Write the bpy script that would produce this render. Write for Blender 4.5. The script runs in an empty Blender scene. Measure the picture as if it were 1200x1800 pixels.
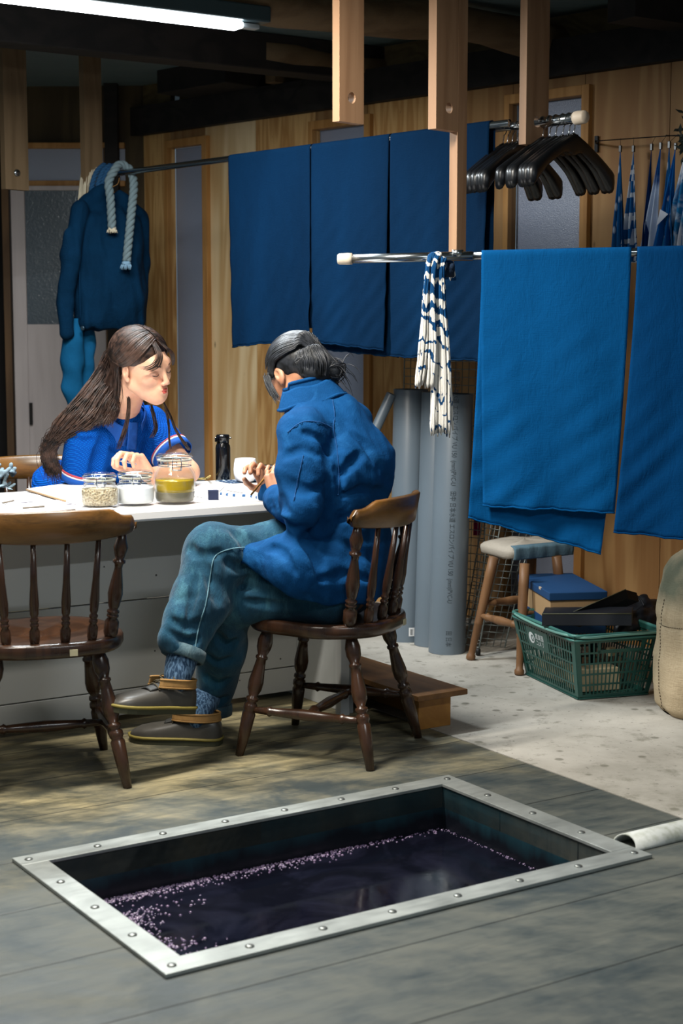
import bpy, math, random
import numpy as np
from mathutils import Vector, Matrix, Quaternion
random.seed(7)
S = bpy.context.scene
C = S.collection
# ---------------------------------------------------------------- camera
F = 2750.0; CH = 1.28; PITCH = math.atan(315/2750); SP, CP = math.sin(PITCH), math.cos(PITCH)
cam = bpy.data.cameras.new('camera'); camo = bpy.data.objects.new('camera', cam); C.objects.link(camo)
camo.location = (0, 0, CH); camo.rotation_euler = (math.pi/2-PITCH, 0, 0)
cam.sensor_fit = 'VERTICAL'; cam.sensor_height = 36; cam.lens = F/1800*36
cam.clip_start = .05; cam.clip_end = 60
cam.dof.use_dof = True; cam.dof.focus_distance = 5.15; cam.dof.aperture_fstop = 4.5
S.camera = camo
# ---------------------------------------------------------------- world, lights, exposure
S.view_settings.view_transform = 'Standard'; S.view_settings.look = 'None'
S.view_settings.gamma = 1; S.view_settings.use_curve_mapping = False
S.view_settings.exposure = 0.3
wd = bpy.data.worlds.new('world'); S.world = wd; wd.use_nodes = True
bg = wd.node_tree.nodes['Background']; bg.inputs[0].default_value = (.50, .66, .80, 1); bg.inputs[1].default_value = .20
def lamp_light(name, loc, rz, size, sy, power, col, tilt=0):
    l = bpy.data.lights.new(name, 'AREA'); l.shape = 'RECTANGLE'; l.size = size; l.size_y = sy
    l.energy = power; l.color = col
    o = bpy.data.objects.new(name, l); o.location = loc; o.rotation_euler = (tilt, 0, rz); C.objects.link(o)
    return o
TH = math.radians(33)
COOL = (.90, .97, 1.0); WARM = (1.0, .95, .86)
# tubes under the ceiling: over the table (in view), and three more of the shop's rows outside the frame
lamp_light('light_over_table', (-1.02, 5.50, 2.375), TH, 1.2, .06, 62, COOL)
lamp_light('light_front_left', (-1.35, 2.9, 2.42), TH, 1.2, .08, 26, WARM)
lamp_light('light_front_right', (.95, 1.75, 2.42), TH, 1.2, .08, 33, COOL)
lamp_light('light_middle_row', (-.70, 4.05, 2.42), TH, 1.2, .08, 84, WARM)

# ---------------------------------------------------------------- picture -> place helpers
def ray(x, y):
    a = (x-600)/F; b = (900-y)/F
    return (a, CP+b*SP, -SP+b*CP)
def P(x, y, Y):
    r = ray(x, y); k = Y/r[1]; return Vector((r[0]*k, Y, CH+r[2]*k))
def G(x, y, z=0.0):
    r = ray(x, y); k = (z-CH)/r[2]; return Vector((r[0]*k, r[1]*k, z))
U = Vector((math.cos(TH), math.sin(TH), 0)); V = Vector((-U.y, U.x, 0)); ZV = Vector((0, 0, 1))
def UV(a, b, z=0.0): return U*a + V*b + ZV*z
WA = math.radians(-44.5)
WX = Vector((math.cos(WA), math.sin(WA), 0)); WY = Vector((-WX.y, WX.x, 0))   # along the back wall to the right, and away from us
WP = 5.40
def wl(x, y, p=WP):
    r = Vector(ray(x, y)); o = Vector((0, 0, CH)); k = (p - o.dot(WY))/r.dot(WY); q = o + r*k
    return q.dot(WX), q.z
def WPt(a, z, p=WP): return WX*a + WY*p + ZV*z

# ---------------------------------------------------------------- materials
def srgb(h):
    if isinstance(h, str):
        h = h.lstrip('#'); c = [int(h[i:i+2], 16)/255 for i in (0, 2, 4)]
    else: c = h
    return tuple((v/12.92 if v <= .04045 else ((v+.055)/1.055)**2.4) for v in c) + (1,)
class NT:
    def __init__(s, name):
        s.m = bpy.data.materials.new(name); s.m.use_nodes = True; s.t = s.m.node_tree
        s.b = s.t.nodes['Principled BSDF']; s.tc = None
    def n(s, ty, **kw):
        x = s.t.nodes.new(ty)
        for k, v in kw.items(): setattr(x, k, v)
        return x
    def l(s, a, b): s.t.links.new(a, b)
    def co(s, scale=(1, 1, 1), rot=(0, 0, 0), loc=(0, 0, 0)):
        if not s.tc: s.tc = s.n('ShaderNodeTexCoord')
        mp = s.n('ShaderNodeMapping'); mp.inputs['Scale'].default_value = scale; mp.inputs['Rotation'].default_value = rot; mp.inputs['Location'].default_value = loc
        s.l(s.tc.outputs['Object'], mp.inputs[0]); return mp.outputs[0]
    def noise(s, vec, scale, detail=4, rough=.55, dist=0):
        x = s.n('ShaderNodeTexNoise'); x.inputs['Scale'].default_value = scale; x.inputs['Detail'].default_value = detail
        x.inputs['Roughness'].default_value = rough; x.inputs['Distortion'].default_value = dist
        if vec is not None: s.l(vec, x.inputs['Vector'])
        return x.outputs['Fac']
    def voro(s, vec, scale, feature='F1'):
        x = s.n('ShaderNodeTexVoronoi', feature=feature); x.inputs['Scale'].default_value = scale; s.l(vec, x.inputs['Vector']); return x
    def ramp(s, fac, stops, interp='LINEAR'):
        x = s.n('ShaderNodeValToRGB'); x.color_ramp.interpolation = interp; e = x.color_ramp.elements
        while len(e) < len(stops): e.new(.5)
        for i, (p, c) in enumerate(stops):
            e[i].position = p
            if isinstance(c, (int, float)): c = (c, c, c, 1)
            elif isinstance(c, str): c = srgb(c)
            e[i].color = c
        s.l(fac, x.inputs[0]); return x.outputs[0]
    def mix(s, f, a, b, mode='MIX'):
        x = s.n('ShaderNodeMix', data_type='RGBA', blend_type=mode)
        for inp, val in ((x.inputs[0], f), (x.inputs[6], a), (x.inputs[7], b)):
            if hasattr(val, 'links') or hasattr(val, 'is_linked'): s.l(val, inp)
            elif isinstance(val, str): inp.default_value = srgb(val)
            else: inp.default_value = val
        return x.outputs[2]
    def math(s, op, a, b=0.0, c=0.0):
        x = s.n('ShaderNodeMath', operation=op)
        for inp, val in zip(x.inputs, (a, b, c)):
            if hasattr(val, 'is_linked'): s.l(val, inp)
            else: inp.default_value = val
        return x.outputs[0]
    def bump(s, h, strength=.3, dist=.01, normal=None):
        x = s.n('ShaderNodeBump'); x.inputs['Strength'].default_value = strength; x.inputs['Distance'].default_value = dist
        s.l(h, x.inputs['Height'])
        if normal is not None: s.l(normal, x.inputs['Normal'])
        s.l(x.outputs[0], s.b.inputs['Normal']); return x.outputs[0]
    def set(s, **kw):
        for k, v in kw.items():
            k = {'rough': 'Roughness', 'metal': 'Metallic', 'spec': 'Specular IOR Level', 'trans': 'Transmission Weight', 'ior': 'IOR',
                 'sheen': 'Sheen Weight', 'sss': 'Subsurface Weight', 'coat': 'Coat Weight', 'base': 'Base Color', 'alpha': 'Alpha'}.get(k, k)
            if hasattr(v, 'is_linked'): s.l(v, s.b.inputs[k])
            elif isinstance(v, str): s.b.inputs[k].default_value = srgb(v)
            else: s.b.inputs[k].default_value = v
        return s
def plain(name, col, rough=.5, metal=0, var=.12, nscale=6, spec=.4, bump=0, bscale=200, **kw):
    t = NT(name); v = t.co()
    c = srgb(col); d = tuple(x*(1-var) for x in c[:3])+(1,); e = tuple(min(1, x*(1+var)) for x in c[:3])+(1,)
    t.set(base=t.mix(t.noise(v, nscale), d, e), rough=rough, metal=metal, spec=spec, **kw)
    if bump: t.bump(t.noise(v, bscale, 2), bump, .002)
    return t.m
def wood(name, c1, c2, c3=None, axis='z', scale=1., rough=.55, ring=9, knots=True, bump=.15, spec=.3):
    t = NT(name); k = .09
    sc = {'x': (k, 1, 1), 'y': (1, k, 1), 'z': (1, 1, k)}[axis]
    v = t.co(tuple(a*scale for a in sc))
    n1 = t.noise(v, 3.2, 3, .5, .4)
    rings = t.math('SINE', t.math('MULTIPLY', n1, ring*6.28))
    rings = t.math('MULTIPLY_ADD', rings, .5, .5)
    fine = t.noise(t.co(tuple(a*scale for a in {'x': (.03, 1, 1), 'y': (1, .03, 1), 'z': (1, 1, .03)}[axis])), 90, 3, .6)
    base = t.mix(rings, c1, c2)
    base = t.mix(t.math('MULTIPLY', fine, .55), base, c3 or c2)
    big = t.noise(t.co((.6, .6, .6)), 2.0, 2)
    base = t.mix(t.ramp(big, [(.3, 0.), (.75, .5)]), base, c2)
    if knots:
        vo = t.voro(t.co(tuple(a*scale*2.2 for a in {'x': (.4, 1, 1), 'y': (1, .4, 1), 'z': (1, 1, .4)}[axis])), 2.6)
        kn = t.ramp(vo.outputs['Distance'], [(.02, 1.), (.07, 0.)])
        base = t.mix(t.math('MULTIPLY', kn, .8), base, '#3a2414')
    t.set(base=base, rough=rough, spec=spec)
    t.bump(t.math('ADD', rings, fine), bump, .0015)
    return t.m
def fabric(name, col, var=.25, weave=900, rough=.9, stain=None, nscale=5, sheen=.15, bump=.35, streak=False):
    t = NT(name); v = t.co()
    c = srgb(col)[:3]; d = tuple(x*(1-var) for x in c)+(1,); e = tuple(min(1, x*(1+var)) for x in c)+(1,)
    big = t.noise(t.co((1, 1, .25)) if streak else v, nscale, 5, .6)
    base = t.mix(t.ramp(big, [(.3, 0.), (.7, 1.)]), d, e)
    fine = t.noise(t.co((1, 1, .12)), weave*.35, 2)
    fine2 = t.noise(t.co((.12, .12, 1)), weave*.35, 2)
    th = t.math('ADD', fine, fine2)
    base = t.mix(t.math('MULTIPLY', t.math('SUBTRACT', th, .8), .35), base, e)
    if stain: base = t.mix(t.ramp(t.noise(v, 9, 4), [(.5, 0.), (.62, .7)]), base, stain)
    wr = t.noise(t.co((1, 1, .5)), 26, 4, .6, .6)
    t.set(base=base, rough=rough, spec=.06, sheen=0)
    t.bump(t.math('ADD', t.math('MULTIPLY', wr, 1.6), t.math('MULTIPLY', th, .35)), bump, .006)
    return t.m
def denim(name, c1, c2, fade):
    t = NT(name); v = t.co()
    big = t.noise(t.co((1, 1, .4)), 7, 5, .65, .5)
    base = t.mix(t.ramp(big, [(.32, 0.), (.68, 1.)]), c1, c2)
    base = t.mix(t.ramp(t.noise(t.co((1, 1, .3)), 16, 6, .7), [(.52, 0.), (.72, .75)]), base, fade)
    st = t.noise(t.co((1, 1, .06)), 320, 2)
    base = t.mix(t.math('MULTIPLY', st, .25), base, fade)
    t.set(base=base, rough=.85, spec=.15, sheen=.1)
    wr = t.noise(t.co((1, 1, .6)), 20, 5, .6, .8)
    t.bump(t.math('ADD', t.math('MULTIPLY', wr, 1.5), st), .4, .006)
    return t.m
def glass(name, col=(1, 1, 1, 1), rough=0.02, ior=1.45):
    t = NT(name); tr = t.n('ShaderNodeBsdfTransparent'); tr.inputs[0].default_value = (.975, .985, .98, 1)
    gl = t.n('ShaderNodeBsdfGlossy'); gl.inputs['Roughness'].default_value = rough
    lw = t.n('ShaderNodeLayerWeight'); lw.inputs[0].default_value = .5; mx = t.n('ShaderNodeMixShader')
    t.l(t.math('MULTIPLY_ADD', t.math('POWER', lw.outputs['Facing'], 3.5), .55, .035), mx.inputs[0]); t.l(tr.outputs[0], mx.inputs[1]); t.l(gl.outputs[0], mx.inputs[2])
    t.l(mx.outputs[0], t.t.nodes['Material Output'].inputs[0]); return t.m
def emit(name, col, strength):
    t = NT(name); t.set(base=col); t.b.inputs['Emission Color'].default_value = srgb(col); t.b.inputs['Emission Strength'].default_value = strength; return t.m

# ---------------------------------------------------------------- mesh builder
class MB:
    def __init__(s): s.v = []; s.f = []; s.sm = []; s.mi = []; s.cur = 0
    def add(s, vs, fs, smooth=True):
        o = len(s.v); s.v.extend([tuple(x) for x in vs])
        for f in fs: s.f.append(tuple(i+o for i in f)); s.sm.append(smooth); s.mi.append(s.cur)
    def box(s, c, size, R=None):
        hx, hy, hz = size[0]/2, size[1]/2, size[2]/2
        vs = [Vector((x*hx, y*hy, z*hz)) for z in (-1, 1) for y in (-1, 1) for x in (-1, 1)]
        if R is not None: vs = [R @ q for q in vs]
        c = Vector(c); vs = [q+c for q in vs]
        s.add(vs, [(0, 2, 3, 1), (4, 5, 7, 6), (0, 1, 5, 4), (2, 6, 7, 3), (0, 4, 6, 2), (1, 3, 7, 5)], False)
    def frame(s, o, ax, ay, az, lo, hi):           # box in a frame o + ax*x + ay*y + az*z
        vs = [o + ax*(lo[0], hi[0])[i] + ay*(lo[1], hi[1])[j] + az*(lo[2], hi[2])[k] for k in (0, 1) for j in (0, 1) for i in (0, 1)]
        s.add(vs, [(0, 2, 3, 1), (4, 5, 7, 6), (0, 1, 5, 4), (2, 6, 7, 3), (0, 4, 6, 2), (1, 3, 7, 5)], False)
    def tube(s, path, rad, n=10, caps=True, smooth=True, sq=1.0, up0=None, closed=False):
        path = [Vector(p) for p in path]; m = len(path)
        if not hasattr(rad, '__len__'): rad = [rad]*m
        T = []
        for i in range(m):
            a = path[(i-1) % m] if (closed or i > 0) else path[i]; b = path[(i+1) % m] if (closed or i < m-1) else path[i]
            d = b-a; T.append(d.normalized() if d.length > 1e-9 else Vector((0, 0, 1)))
        up = Vector(up0) if up0 is not None else (Vector((0, 0, 1)) if abs(T[0].z) < .9 else Vector((0, 1, 0)))
        X = (up - T[0]*up.dot(T[0])).normalized(); vs = []
        for i in range(m):
            if i: X = (X - T[i]*X.dot(T[i])).normalized()
            Y = T[i].cross(X)
            for k in range(n):
                a = 2*math.pi*k/n; vs.append(path[i] + X*(math.cos(a)*rad[i]) + Y*(math.sin(a)*rad[i]*sq))
        fs = []
        for i in range(m if closed else m-1):
            j = (i+1) % m
            for k in range(n): fs.append((i*n+k, i*n+(k+1) % n, j*n+(k+1) % n, j*n+k))
        if caps and not closed:
            fs.append(tuple(range(n-1, -1, -1))); fs.append(tuple((m-1)*n+k for k in range(n)))
        s.add(vs, fs, smooth)
    def lathe(s, prof, o=(0, 0, 0), ax=(0, 0, 1), n=20, smooth=True, caps=True):
        o = Vector(o); ax = Vector(ax).normalized()
        X = (Vector((1, 0, 0)) if abs(ax.x) < .9 else Vector((0, 1, 0))); X = (X-ax*X.dot(ax)).normalized(); Y = ax.cross(X)
        vs = []; m = len(prof)
        for r, h in prof:
            for k in range(n):
                a = 2*math.pi*k/n; vs.append(o+ax*h+X*(r*math.cos(a))+Y*(r*math.sin(a)))
        fs = [(i*n+k, i*n+(k+1) % n, (i+1)*n+(k+1) % n, (i+1)*n+k) for i in range(m-1) for k in range(n)]
        if caps: fs += [tuple(range(n-1, -1, -1)), tuple((m-1)*n+k for k in range(n))]
        s.add(vs, fs, smooth)
    def grid(s, fn, nu, nv, smooth=True, closed_u=False):
        vs = [fn(i/nu, j/nv) for j in range(nv+1) for i in range(nu+1)]
        s.add(vs, [(j*(nu+1)+i, j*(nu+1)+i+1, (j+1)*(nu+1)+i+1, (j+1)*(nu+1)+i) for j in range(nv) for i in range(nu)], smooth)
    def prism(s, pts, off, smooth=False):           # polygon (world points) extruded by off
        off = Vector(off); n = len(pts); a = [Vector(p) for p in pts]; vs = a+[p+off for p in a]
        s.add(vs, [tuple(range(n-1, -1, -1)), tuple(range(n, 2*n))]+[(i, (i+1) % n, n+(i+1) % n, n+i) for i in range(n)], smooth)
    def mesh(s, name):
        me = bpy.data.meshes.new(name); me.from_pydata([tuple(q) for q in s.v], [], s.f)
        me.polygons.foreach_set('use_smooth', s.sm); me.polygons.foreach_set('material_index', s.mi); me.update(); return me
def fix_normals(me):
    import bmesh
    b = bmesh.new(); b.from_mesh(me); bmesh.ops.recalc_face_normals(b, faces=b.faces); b.to_mesh(me); b.free()
def obj(name, mb, mat, parent=None, bevel=0, solid=0, world=True, subsurf=0, label=None, auto=None):
    me = mb.mesh(name) if isinstance(mb, MB) else mb
    fix_normals(me)
    if parent is not None and world:
        me.transform(parent.matrix_basis.inverted())
    for m_ in (mat if isinstance(mat, (list, tuple)) else [mat]): me.materials.append(m_)
    o = bpy.data.objects.new(name, me); C.objects.link(o)
    if parent is not None: o.parent = parent
    if solid: md = o.modifiers.new('solid', 'SOLIDIFY'); md.thickness = solid; md.offset = 0
    if bevel: md = o.modifiers.new('bevel', 'BEVEL'); md.width = bevel; md.segments = 2; md.limit_method = 'ANGLE'; md.angle_limit = math.radians(40)
    if subsurf: md = o.modifiers.new('sub', 'SUBSURF'); md.levels = subsurf; md.render_levels = subsurf
    if label: o['label'] = label
    return o
def thing(name, label, cat, loc=(0, 0, 0), rz=0, group=None, rot=None):
    o = bpy.data.objects.new(name, None); C.objects.link(o); o.empty_display_size = .1
    o.location = loc; o.rotation_euler = rot if rot else (0, 0, rz)
    o.matrix_basis = Matrix.LocRotScale(Vector(loc), o.rotation_euler.copy(), None)
    o['label'] = label; o['category'] = cat
    if group: o['group'] = group
    return o
def tag(o, label, cat, group=None, kind=None):
    o['label'] = label; o['category'] = cat
    if group: o['group'] = group
    if kind: o['kind'] = kind
    return o
def struct(name, mb, mat, label=None, cat=None, parent=None, **kw):
    o = obj(name, mb, mat, parent, **kw)
    if parent is None:
        o['kind'] = 'structure'
        if label: o['label'] = label; o['category'] = cat or name.split('_')[0]
    return o
def sempty(name, label, cat, loc=(0, 0, 0)):
    o = thing(name, label, cat, loc); o['kind'] = 'structure'; return o
def copy_tree(o, parent=None):
    c = o.copy(); C.objects.link(c); c.parent = parent
    for ch in list(o.children): copy_tree(ch, c)
    return c
def cat(pts, n):                                    # Catmull-Rom through pts
    pts = [Vector(p) for p in pts]; out = []; m = len(pts)
    for i in range(n):
        t = i/(n-1)*(m-1); k = min(int(t), m-2); f = t-k
        a, b, c, d = pts[max(k-1, 0)], pts[k], pts[k+1], pts[min(k+2, m-1)]
        out.append(.5*((2*b)+(c-a)*f+(2*a-5*b+4*c-d)*f*f+(3*b-a-3*c+d)*f**3))
    return out
def lerp(a, b, t): return a+(b-a)*t

# ---------------------------------------------------------------- distance-field modeller (organic bodies and clothes)
class Field:
    def __init__(s, lo, hi, h):
        s.o = np.array(lo, float); s.h = h; s.n = [int(math.ceil((b-a)/h))+1 for a, b in zip(lo, hi)]
        s.a = np.full(s.n, .5, np.float32)
    def _sub(s, lo, hi):
        i0 = [max(0, int((lo[k]-s.o[k])/s.h)) for k in range(3)]; i1 = [min(s.n[k], int((hi[k]-s.o[k])/s.h)+2) for k in range(3)]
        if any(i1[k] <= i0[k] for k in range(3)): return None, None
        ax = [s.o[k]+s.h*np.arange(i0[k], i1[k]) for k in range(3)]
        return tuple(slice(i0[k], i1[k]) for k in range(3)), np.meshgrid(*ax, indexing='ij')
    def comb(s, lo, hi, fn, k=.01, sub=False):
        m = k+3*s.h
        sl, g = s._sub([x-m for x in lo], [x+m for x in hi])
        if sl is None: return s
        d = fn(*g).astype(np.float32); a = s.a[sl]
        if sub:
            hh = np.clip(.5-.5*(d+a)/k, 0, 1); s.a[sl] = a*(1-hh)+(-d)*hh+k*hh*(1-hh)
        else:
            hh = np.clip(.5+.5*(a-d)/k, 0, 1); s.a[sl] = a*(1-hh)+d*hh-k*hh*(1-hh)
        return s
    def cap(s, a, b, ra, rb, k=.01, sub=False, flat=None):   # tapered capsule; flat=(axis vector, factor): squash the section along the axis
        a = np.array(a, float); b = np.array(b, float); R = max(ra, rb)*(max(1, flat[1]) if flat else 1)
        lo = np.minimum(a, b)-R; hi = np.maximum(a, b)+R; ab = b-a; L = max(ab.dot(ab), 1e-12)
        def fn(x, y, z):
            px, py, pz = x-a[0], y-a[1], z-a[2]
            t = np.clip((px*ab[0]+py*ab[1]+pz*ab[2])/L, 0, 1)
            dx, dy, dz = px-t*ab[0], py-t*ab[1], pz-t*ab[2]
            if flat:
                f = np.array(flat[0], float); f /= np.linalg.norm(f); q = dx*f[0]+dy*f[1]+dz*f[2]; e = q*(1/flat[1]-1)
                dx, dy, dz = dx+e*f[0], dy+e*f[1], dz+e*f[2]
            return np.sqrt(dx*dx+dy*dy+dz*dz)-(ra+(rb-ra)*t)
        return s.comb(lo, hi, fn, k, sub)
    def ell(s, c, r, R=None, k=.01, sub=False):               # ellipsoid, R 3x3 columns = its axes
        c = np.array(c, float); r = np.array(r, float); M = np.array(R, float) if R is not None else np.eye(3); B = r.max()
        def fn(x, y, z):
            p = (x-c[0], y-c[1], z-c[2])
            q = [(p[0]*M[0, i]+p[1]*M[1, i]+p[2]*M[2, i]) for i in range(3)]
            k0 = np.sqrt(sum((q[i]/r[i])**2 for i in range(3))); k1 = np.sqrt(sum((q[i]/r[i]**2)**2 for i in range(3)))+1e-9
            return k0*(k0-1)/k1
        return s.comb(c-B, c+B, fn, k, sub)
    def chain(s, pts, rs, k=.01, flat=None):
        for i in range(len(pts)-1): s.cap(pts[i], pts[i+1], rs[i], rs[i+1], k, flat=flat)
        return s
    def warp(s, amp, scale, seed=0, dirs=6, stretch=(1, 1, 1)):  # soft folds
        rs = np.random.RandomState(seed); g = np.meshgrid(*[s.o[k]+s.h*np.arange(s.n[k]) for k in range(3)], indexing='ij')
        w = 0
        for i in range(dirs):
            d = rs.normal(size=3)*np.array(stretch); d /= np.linalg.norm(d); ph = rs.uniform(0, 6.28); f = scale*rs.uniform(.6, 1.7)
            d2 = rs.normal(size=3); w = w+np.sin((g[0]*d[0]+g[1]*d[1]+g[2]*d[2])*f+ph+1.3*np.sin((g[0]*d2[0]+g[1]*d2[1]+g[2]*d2[2])*f*.45))
        s.a += (amp*w/dirs).astype(np.float32); return s
    def mesh(s, name, proj=2):
        A = s.a; n = A.shape; ins = A < 0
        c = ins[:-1, :-1, :-1].astype(np.int8)
        offs = [(i, j, k) for i in (0, 1) for j in (0, 1) for k in (0, 1)]
        def sh(arr, o): return arr[o[0]:n[0]-1+o[0], o[1]:n[1]-1+o[1], o[2]:n[2]-1+o[2]]
        cnt = sum(sh(ins, o).astype(np.int16) for o in offs); act = (cnt > 0) & (cnt < 8)
        idx = np.argwhere(act); N = len(idx); vid = np.full(act.shape, -1, np.int64); vid[act] = np.arange(N)
        pos = np.zeros((N, 3)); w = np.zeros(N)
        for a in offs:
            for ax in range(3):
                if a[ax] == 1: continue
                b = list(a); b[ax] = 1
                va = A[idx[:, 0]+a[0], idx[:, 1]+a[1], idx[:, 2]+a[2]]; vb = A[idx[:, 0]+b[0], idx[:, 1]+b[1], idx[:, 2]+b[2]]
                m = (va < 0) != (vb < 0); t = np.where(m, va/np.where(va-vb == 0, 1, va-vb), 0)
                p = np.array(a, float)[None, :]+np.zeros((N, 3)); p[:, ax] += t
                pos[m] += p[m]; w[m] += 1
        pos = idx+pos/w[:, None]; V3 = pos*s.h+s.o
        faces = []
        for ax in range(3):
            o1, o2 = [(1, 2), (2, 0), (0, 1)][ax]
            a = [slice(1, n[k]-1) for k in range(3)]; a[ax] = slice(0, n[ax]-1)
            b = list(a); b[ax] = slice(1, n[ax])
            A0 = ins[tuple(a)]; B0 = ins[tuple(b)]; ch = np.argwhere(A0 != B0)
            if not len(ch): continue
            fl = A0[ch[:, 0], ch[:, 1], ch[:, 2]]
            base = ch+np.array([a[0].start, a[1].start, a[2].start])
            def vv(d1, d2):
                q = base.copy(); q[:, o1] += d1; q[:, o2] += d2; return vid[q[:, 0], q[:, 1], q[:, 2]]
            q4 = np.stack([vv(-1, -1), vv(0, -1), vv(0, 0), vv(-1, 0)], 1)
            q4[~fl] = q4[~fl][:, ::-1]
            faces.append(q4)
        Fs = np.concatenate(faces); Fs = Fs[(Fs >= 0).all(1)]
        # pull to the surface
        def samp(p):
            g = (p-s.o)/s.h; i = np.clip(np.floor(g).astype(int), 0, np.array(n)-2); f = g-i; r = 0
            for o in offs:
                wt = np.prod([np.where(o[k], f[:, k], 1-f[:, k]) for k in range(3)], axis=0); r = r+wt*A[i[:, 0]+o[0], i[:, 1]+o[1], i[:, 2]+o[2]]
            return r
        for _ in range(proj):
            d = samp(V3); e = s.h*.5; gr = np.stack([samp(V3+np.eye(3)[k]*e)-samp(V3-np.eye(3)[k]*e) for k in range(3)], 1)/(2*e)
            V3 = V3-.7*gr*(d/np.maximum((gr**2).sum(1), .2))[:, None]
        me = bpy.data.meshes.new(name); me.from_pydata(V3.tolist(), [], Fs.tolist()); me.polygons.foreach_set('use_smooth', [True]*len(Fs)); me.update()
        return me
# ================================================================ THE SETTING
# floor boards, running along U, with the opening of the vat
VU0, VU1, VV0, VV1 = 1.40, 2.595, 2.765, 3.47           # inner opening
t = NT('floor_boards')
v0 = t.co((1, 1, 1), (0, 0, -TH))
sep = t.n('ShaderNodeSeparateXYZ'); t.l(v0, sep.inputs[0])
vv_ = t.math('DIVIDE', t.math('ADD', sep.outputs[1], -.06), .315)
fr = t.math('FRACT', vv_); bid = t.math('FLOOR', vv_)
seam = t.ramp(t.math('ABSOLUTE', t.math('SUBTRACT', fr, .5)), [(.488, 0.), (.497, 1.)])
cmb = t.n('ShaderNodeCombineXYZ'); t.l(t.math('MULTIPLY', sep.outputs[0], .16), cmb.inputs[0]); t.l(t.math('ADD', sep.outputs[1], t.math('MULTIPLY', bid, 3.1)), cmb.inputs[1])
grain = t.noise(cmb.outputs[0], 26, 5, .65, .6); grain2 = t.noise(cmb.outputs[0], 110, 3, .6)
blot = t.noise(t.co((1, 1, 1), (0, 0, -TH)), 3.2, 6, .66, .3); blot2 = t.noise(t.co((.5, 1.2, 1), (0, 0, -TH), (3, 1, 0)), 6.5, 6, .7)
# where the floor is soaked with dye water: all round the vat; drier, yellower towards the table
dry = t.ramp(t.math('ADD', t.math('MULTIPLY', sep.outputs[1], .55), t.math('MULTIPLY', blot, .9)), [(2.45, 0.), (2.75, 1.)]) if False else \
      t.n('ShaderNodeMapRange')
dry.inputs[1].default_value = 3.45; dry.inputs[2].default_value = 4.25
t.l(t.math('ADD', sep.outputs[1], t.math('MULTIPLY', t.math('SUBTRACT', blot, .5), 1.6)), dry.inputs[0]); dry = dry.outputs[0]
wet = t.mix(t.ramp(grain, [(.3, 0.), (.7, 1.)]), '#2d373a', '#575b56')
wet = t.mix(t.ramp(blot2, [(.38, .0), (.68, .85)]), wet, '#66665c')
wet = t.mix(t.ramp(blot, [(.36, .7), (.5, .0)]), wet, '#2c383d')
dr = t.mix(t.ramp(grain, [(.3, 0.), (.7, 1.)]), '#665f45', '#b9aa80')
dr = t.mix(t.ramp(blot2, [(.40, .85), (.56, .0)]), dr, '#3b3c31')
base = t.mix(dry, wet, dr)
bidn = t.n('ShaderNodeTexWhiteNoise'); bidn.noise_dimensions = '1D'; t.l(bid, bidn.inputs['W'])
base = t.mix(t.math('MULTIPLY', bidn.outputs['Value'], .22), base, '#2c3335')
base = t.mix(t.math('MULTIPLY', grain2, .3), base, '#23282a')
base = t.mix(t.math('MULTIPLY', seam, .85), base, '#101415')
t.set(base=base, rough=t.ramp(blot2, [(.3, .42), (.7, .75)]), spec=.35)
t.bump(t.math('SUBTRACT', t.math('ADD', grain, t.math('MULTIPLY', grain2, .5)), t.math('MULTIPLY', seam, 3)), .35, .003)
M_floor = t.m
def quadfloor(mb, a0, a1, b0, b1, z=0.0, d=.06):
    mb.frame(Vector((0, 0, 0)), U, V, ZV, (a0, b0, z-d), (a1, b1, z))
mb = MB()
UB = 2.953
quadfloor(mb, -5.0, VU0, -4.2, 12); quadfloor(mb, VU1, UB-.003, -2.2, 7.5)
quadfloor(mb, VU0, VU1, -4.2, VV0); quadfloor(mb, VU0, VU1, VV1, 12)
struct('floor', mb, M_floor, 'worn dye-stained floorboards around the sunken vat', 'floor')
t = NT('concrete'); v = t.co(); n1 = t.noise(v, 2.2, 7, .62, .2); n2 = t.noise(v, 11, 6, .7); n3 = t.noise(t.co(loc=(4, 2, 0)), 38, 4, .7)
base = t.mix(t.ramp(n1, [(.3, 0.), (.7, 1.)]), '#8f8b82', '#b9b4ab')
base = t.mix(t.ramp(n2, [(.55, 0.), (.68, .7)]), base, '#6e6c60')
base = t.mix(t.ramp(n3, [(.62, 0.), (.68, .7)]), base, '#4c4b44')
vo = t.voro(v, 9.5); base = t.mix(t.ramp(vo.outputs['Distance'], [(.10, .65), (.16, 0.)]), base, '#565548')
sp2 = t.n('ShaderNodeSeparateXYZ'); t.l(t.co((1, 1, 1), (0, 0, -TH)), sp2.inputs[0])
edge = t.n('ShaderNodeMapRange'); edge.inputs[1].default_value = 3.9; edge.inputs[2].default_value = 3.05
t.l(t.math('ADD', sp2.outputs[1], t.math('MULTIPLY', n1, .9)), edge.inputs[0])
base = t.mix(t.math('MULTIPLY', edge.outputs[0], t.ramp(n2, [(.35, .25), (.6, .9)])), base, '#6a675a')
t.set(base=base, rough=.7, spec=.3); t.bump(t.math('ADD', n2, n3), .3, .004); M_conc = t.m
mb = MB(); quadfloor(mb, UB+.003, 9.0, -4.2, 12); o = struct('floor', mb, M_conc, 'pale stained concrete floor beside the boards', 'floor')
mb = MB(); quadfloor(mb, UB-.003, UB+.003, -4.2, 12, -.008, .05); struct('trim_1', mb, plain('joint_dark', '#15130f', .9))
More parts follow.
